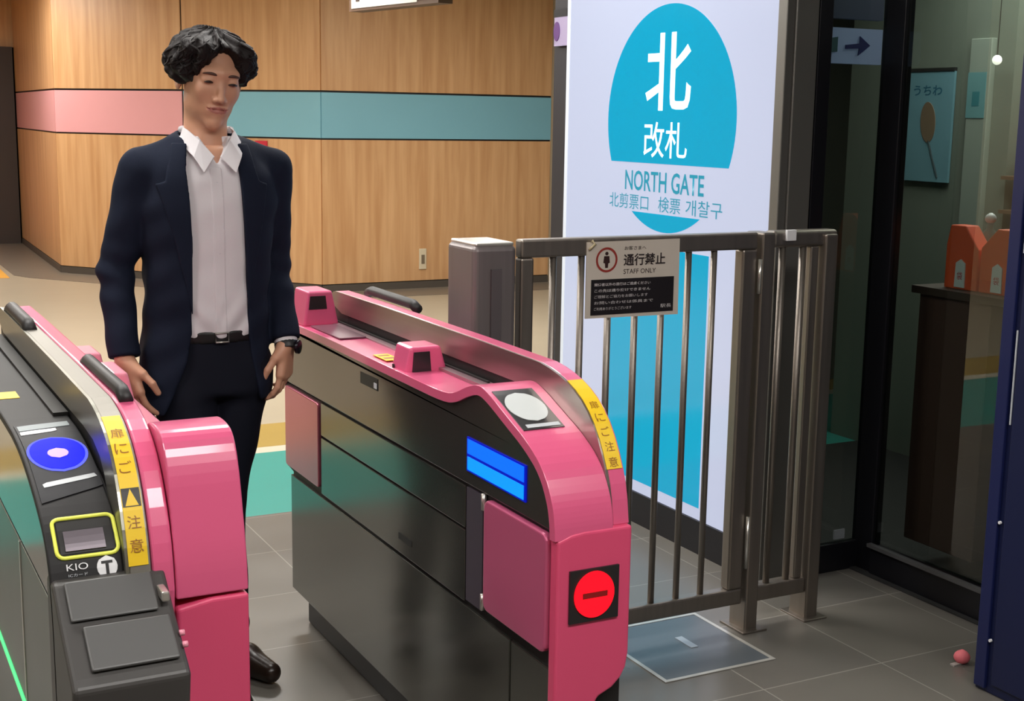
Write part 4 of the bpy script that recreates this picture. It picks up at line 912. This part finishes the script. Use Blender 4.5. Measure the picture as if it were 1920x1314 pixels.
def shirt(P):
    d = column(P, STb, 2.3)
    d = d + .0028 * np.sin(70 * P[:, 2] - 90 * (P[:, 0] + .03) * np.sign(P[:, 0] + .03)) * np.exp(-((P[:, 2] - .99) / .07) ** 2) + wr(P, .5)
    d = smin(d, rc(P, (-.026, .012, 1.40), (-.025, .016, 1.452), .066, .061), .02)
    d = smax(d, .955 + .012 * (P[:, 0] > 9) - P[:, 2], .004)
    vneck = np.maximum(np.abs(P[:, 0] + .022) - np.clip((P[:, 2] - 1.392) * .55, 0, .04), P[:, 1] + .02); d = smax(d, -vneck, .003)
    return smax(d, P[:, 2] - 1.462, .003)
st = sdfobj('shirt', shirt, (-.20, -.14, .94), (.16, .14, 1.48), .0042, SHT, person, 'white shirt open at the neck')
# collar: band and two leaves
Z = lambda *p: tuple(np.array(p) + PO)
def leaf(s):
    c0 = -.024
    # fold line from the neck side to the front opening, leaf hangs below it
    top = [(c0 + s * .060, .012, 1.484), (c0 + s * .057, -.030, 1.476), (c0 + s * .036, -.062, 1.452), (c0 + s * .006, -.082, 1.412)]
    bot = [(c0 + s * .070, .010, 1.452), (c0 + s * .074, -.045, 1.438), (c0 + s * .058, -.084, 1.412), (c0 + s * .038, -.106, 1.374)]
    m_ = MB(); vv = []
    for off_ in (0, .0035):
        vv += [Z(x + s * off_, y - off_, z) for x, y, z in top] + [Z(x + s * off_, y - off_, z) for x, y, z in bot]
    fc = []
    for i in range(3): fc += [(i, i + 1, 5 + i, 4 + i), (8 + i, 12 + i, 13 + i, 9 + i), (i, 8 + i, 9 + i, i + 1), (4 + i, 5 + i, 13 + i, 12 + i)]
    fc += [(0, 4, 12, 8), (3, 11, 15, 7)]
    o = m_.add(vv, fc).build('collar', SHT, st, bevel=.0012); return o
leaf(-1); leaf(1)
bk = MB(); bk.tube([Z(-.024 + .064 * math.cos(t), .014 + .050 * math.sin(t), 1.478 - .004 * math.sin(t) * 0) for t in np.linspace(.05, math.pi - .05, 14)], .009, 8); bk.build('collar_back', SHT, st, smooth=True)
for z_ in (1.345, 1.26, 1.175, 1.09, 1.01):
    yq = -.5
    pr_ = np.array([[-.030, y_, z_] for y_ in np.linspace(-.14, -.02, 240)]); yq = pr_[np.where(shirt(pr_) < 0)[0][0], 1]
    MB().tube([Z(-.030, yq - .0016, z_), Z(-.030, yq + .002, z_)], .0048, 10).build('button', GREYW, st, smooth=True)
def placket(P): return smax(shirt(P) - .0018, np.maximum(np.abs(P[:, 0] + .030) - .015, np.maximum(P[:, 2] - 1.385, P[:, 1] + .03)), .001)
sdfobj('placket', lambda P: np.maximum(placket(P), -(shirt(P) + .004)), (-.06, -.13, .95), (.0, -.02, 1.40), .0022, SHT, st)
def trousers(P):
    d = column(P, [(.80, -.03, 0, .148, .108), (.90, -.033, 0, .143, .104), (.97, -.034, 0, .137, .101)], 2.3); d = smax(d, np.maximum(P[:, 2] - .968, .80 - P[:, 2]), .02)
    lg = np.full(len(P), 9.0)
    for (a, b, c), r in zip(LEGS, (0, 0)):
        lg = np.minimum(lg, smin(rc(P, a, b, .088, .060), rc(P, b, c, .060, .052), .012))
    d = smin(d, lg, .03); d = smax(d, P[:, 2] - .968, .004)
    d = d + .002 * np.sin(30 * P[:, 2] + 50 * P[:, 0]) + .004 * np.sin(80 * P[:, 2]) * np.exp(-((P[:, 2] - .14) / .05) ** 2)
    return smax(d, .075 - P[:, 2], .004)
sdfobj('trousers', trousers, (-.24, -.25, .06), (.16, .15, .985), .0062, TRS, person, 'dark pressed trousers')
def belt(P): 
    d = column(P, [(.9, -.034, 0, .143, .106), (1.0, -.034, 0, .143, .106)], 2.3); return np.maximum(np.maximum(d, -(d + .01)), np.abs(P[:, 2] - .957) - .015)
sdfobj('belt', belt, (-.2, -.13, .93), (.14, .13, .98), .004, LTH, person)
bkl = MB(); bkl.tube([Z(-.046, -.110, .945), Z(-.046, -.110, .969), Z(-.012, -.110, .969), Z(-.012, -.110, .945), Z(-.046, -.110, .945)], .0028, 8); bkl.build('belt_buckle', STEELL, person, smooth=True)
def shoe(heel, toe, h=.078):
    heel, toe = np.array(heel, float), np.array(toe, float); dd = (toe - heel) / np.linalg.norm(toe - heel); L_ = np.linalg.norm(toe - heel)
    def f_(P):
        q = smin(rc(P, heel + [0, 0, .046], heel + dd * L_ * .45 + [0, 0, .043], .036, .040), rc(P, heel + dd * L_ * .45 + [0, 0, .040], toe + [0, 0, .030], .042, .028), .02)
        q = smin(q, rc(P, heel + dd * .01 + [0, 0, .06], heel + dd * .02 + [0, 0, .10], .034, .034), .015)
        return smax(q, .002 - P[:, 2], .004)
    lo_ = np.minimum(heel, toe) - .06; hi_ = np.maximum(heel, toe) + .06; lo_[2] = -.004; hi_[2] = .13
    return sdfobj('shoe', f_, lo_, hi_, .004, SHOEM, person)
shoe((.010, .060, 0), (.085, -.105, 0)); shoe((-.055, -.125, 0), (-.045, -.315, 0))
# wristwatch and cuffs of the shirt
for E2, W_, nm in ((LE, LW, 1),):
    dd = (W_ - E2) / np.linalg.norm(W_ - E2); a_ = W_ - dd * .010; b_ = W_ + dd * .010
    MB().tube([Z(*a_), Z(*b_)], .031, 18, cap=True).build('shirt_cuff', SHT, st, smooth=True, bevel=.002)
dd = (LW - LE) / np.linalg.norm(LW - LE); c_ = LW + dd * .012
wt = MB().tube([Z(*(c_ - dd * .010)), Z(*(c_ + dd * .010))], .0315, 20).build('watch_strap', LTH, person, smooth=True, bevel=.002)
n_ = np.array([.75, -.62, 0]); q0 = c_ + n_ * .028
MB().tube([Z(*q0), Z(*(q0 + n_ * .010))], .019, 20).build('watch_case', mat('watch_dark', srgb(28, 24, 34), .25, .4), person, smooth=True, bevel=.002)
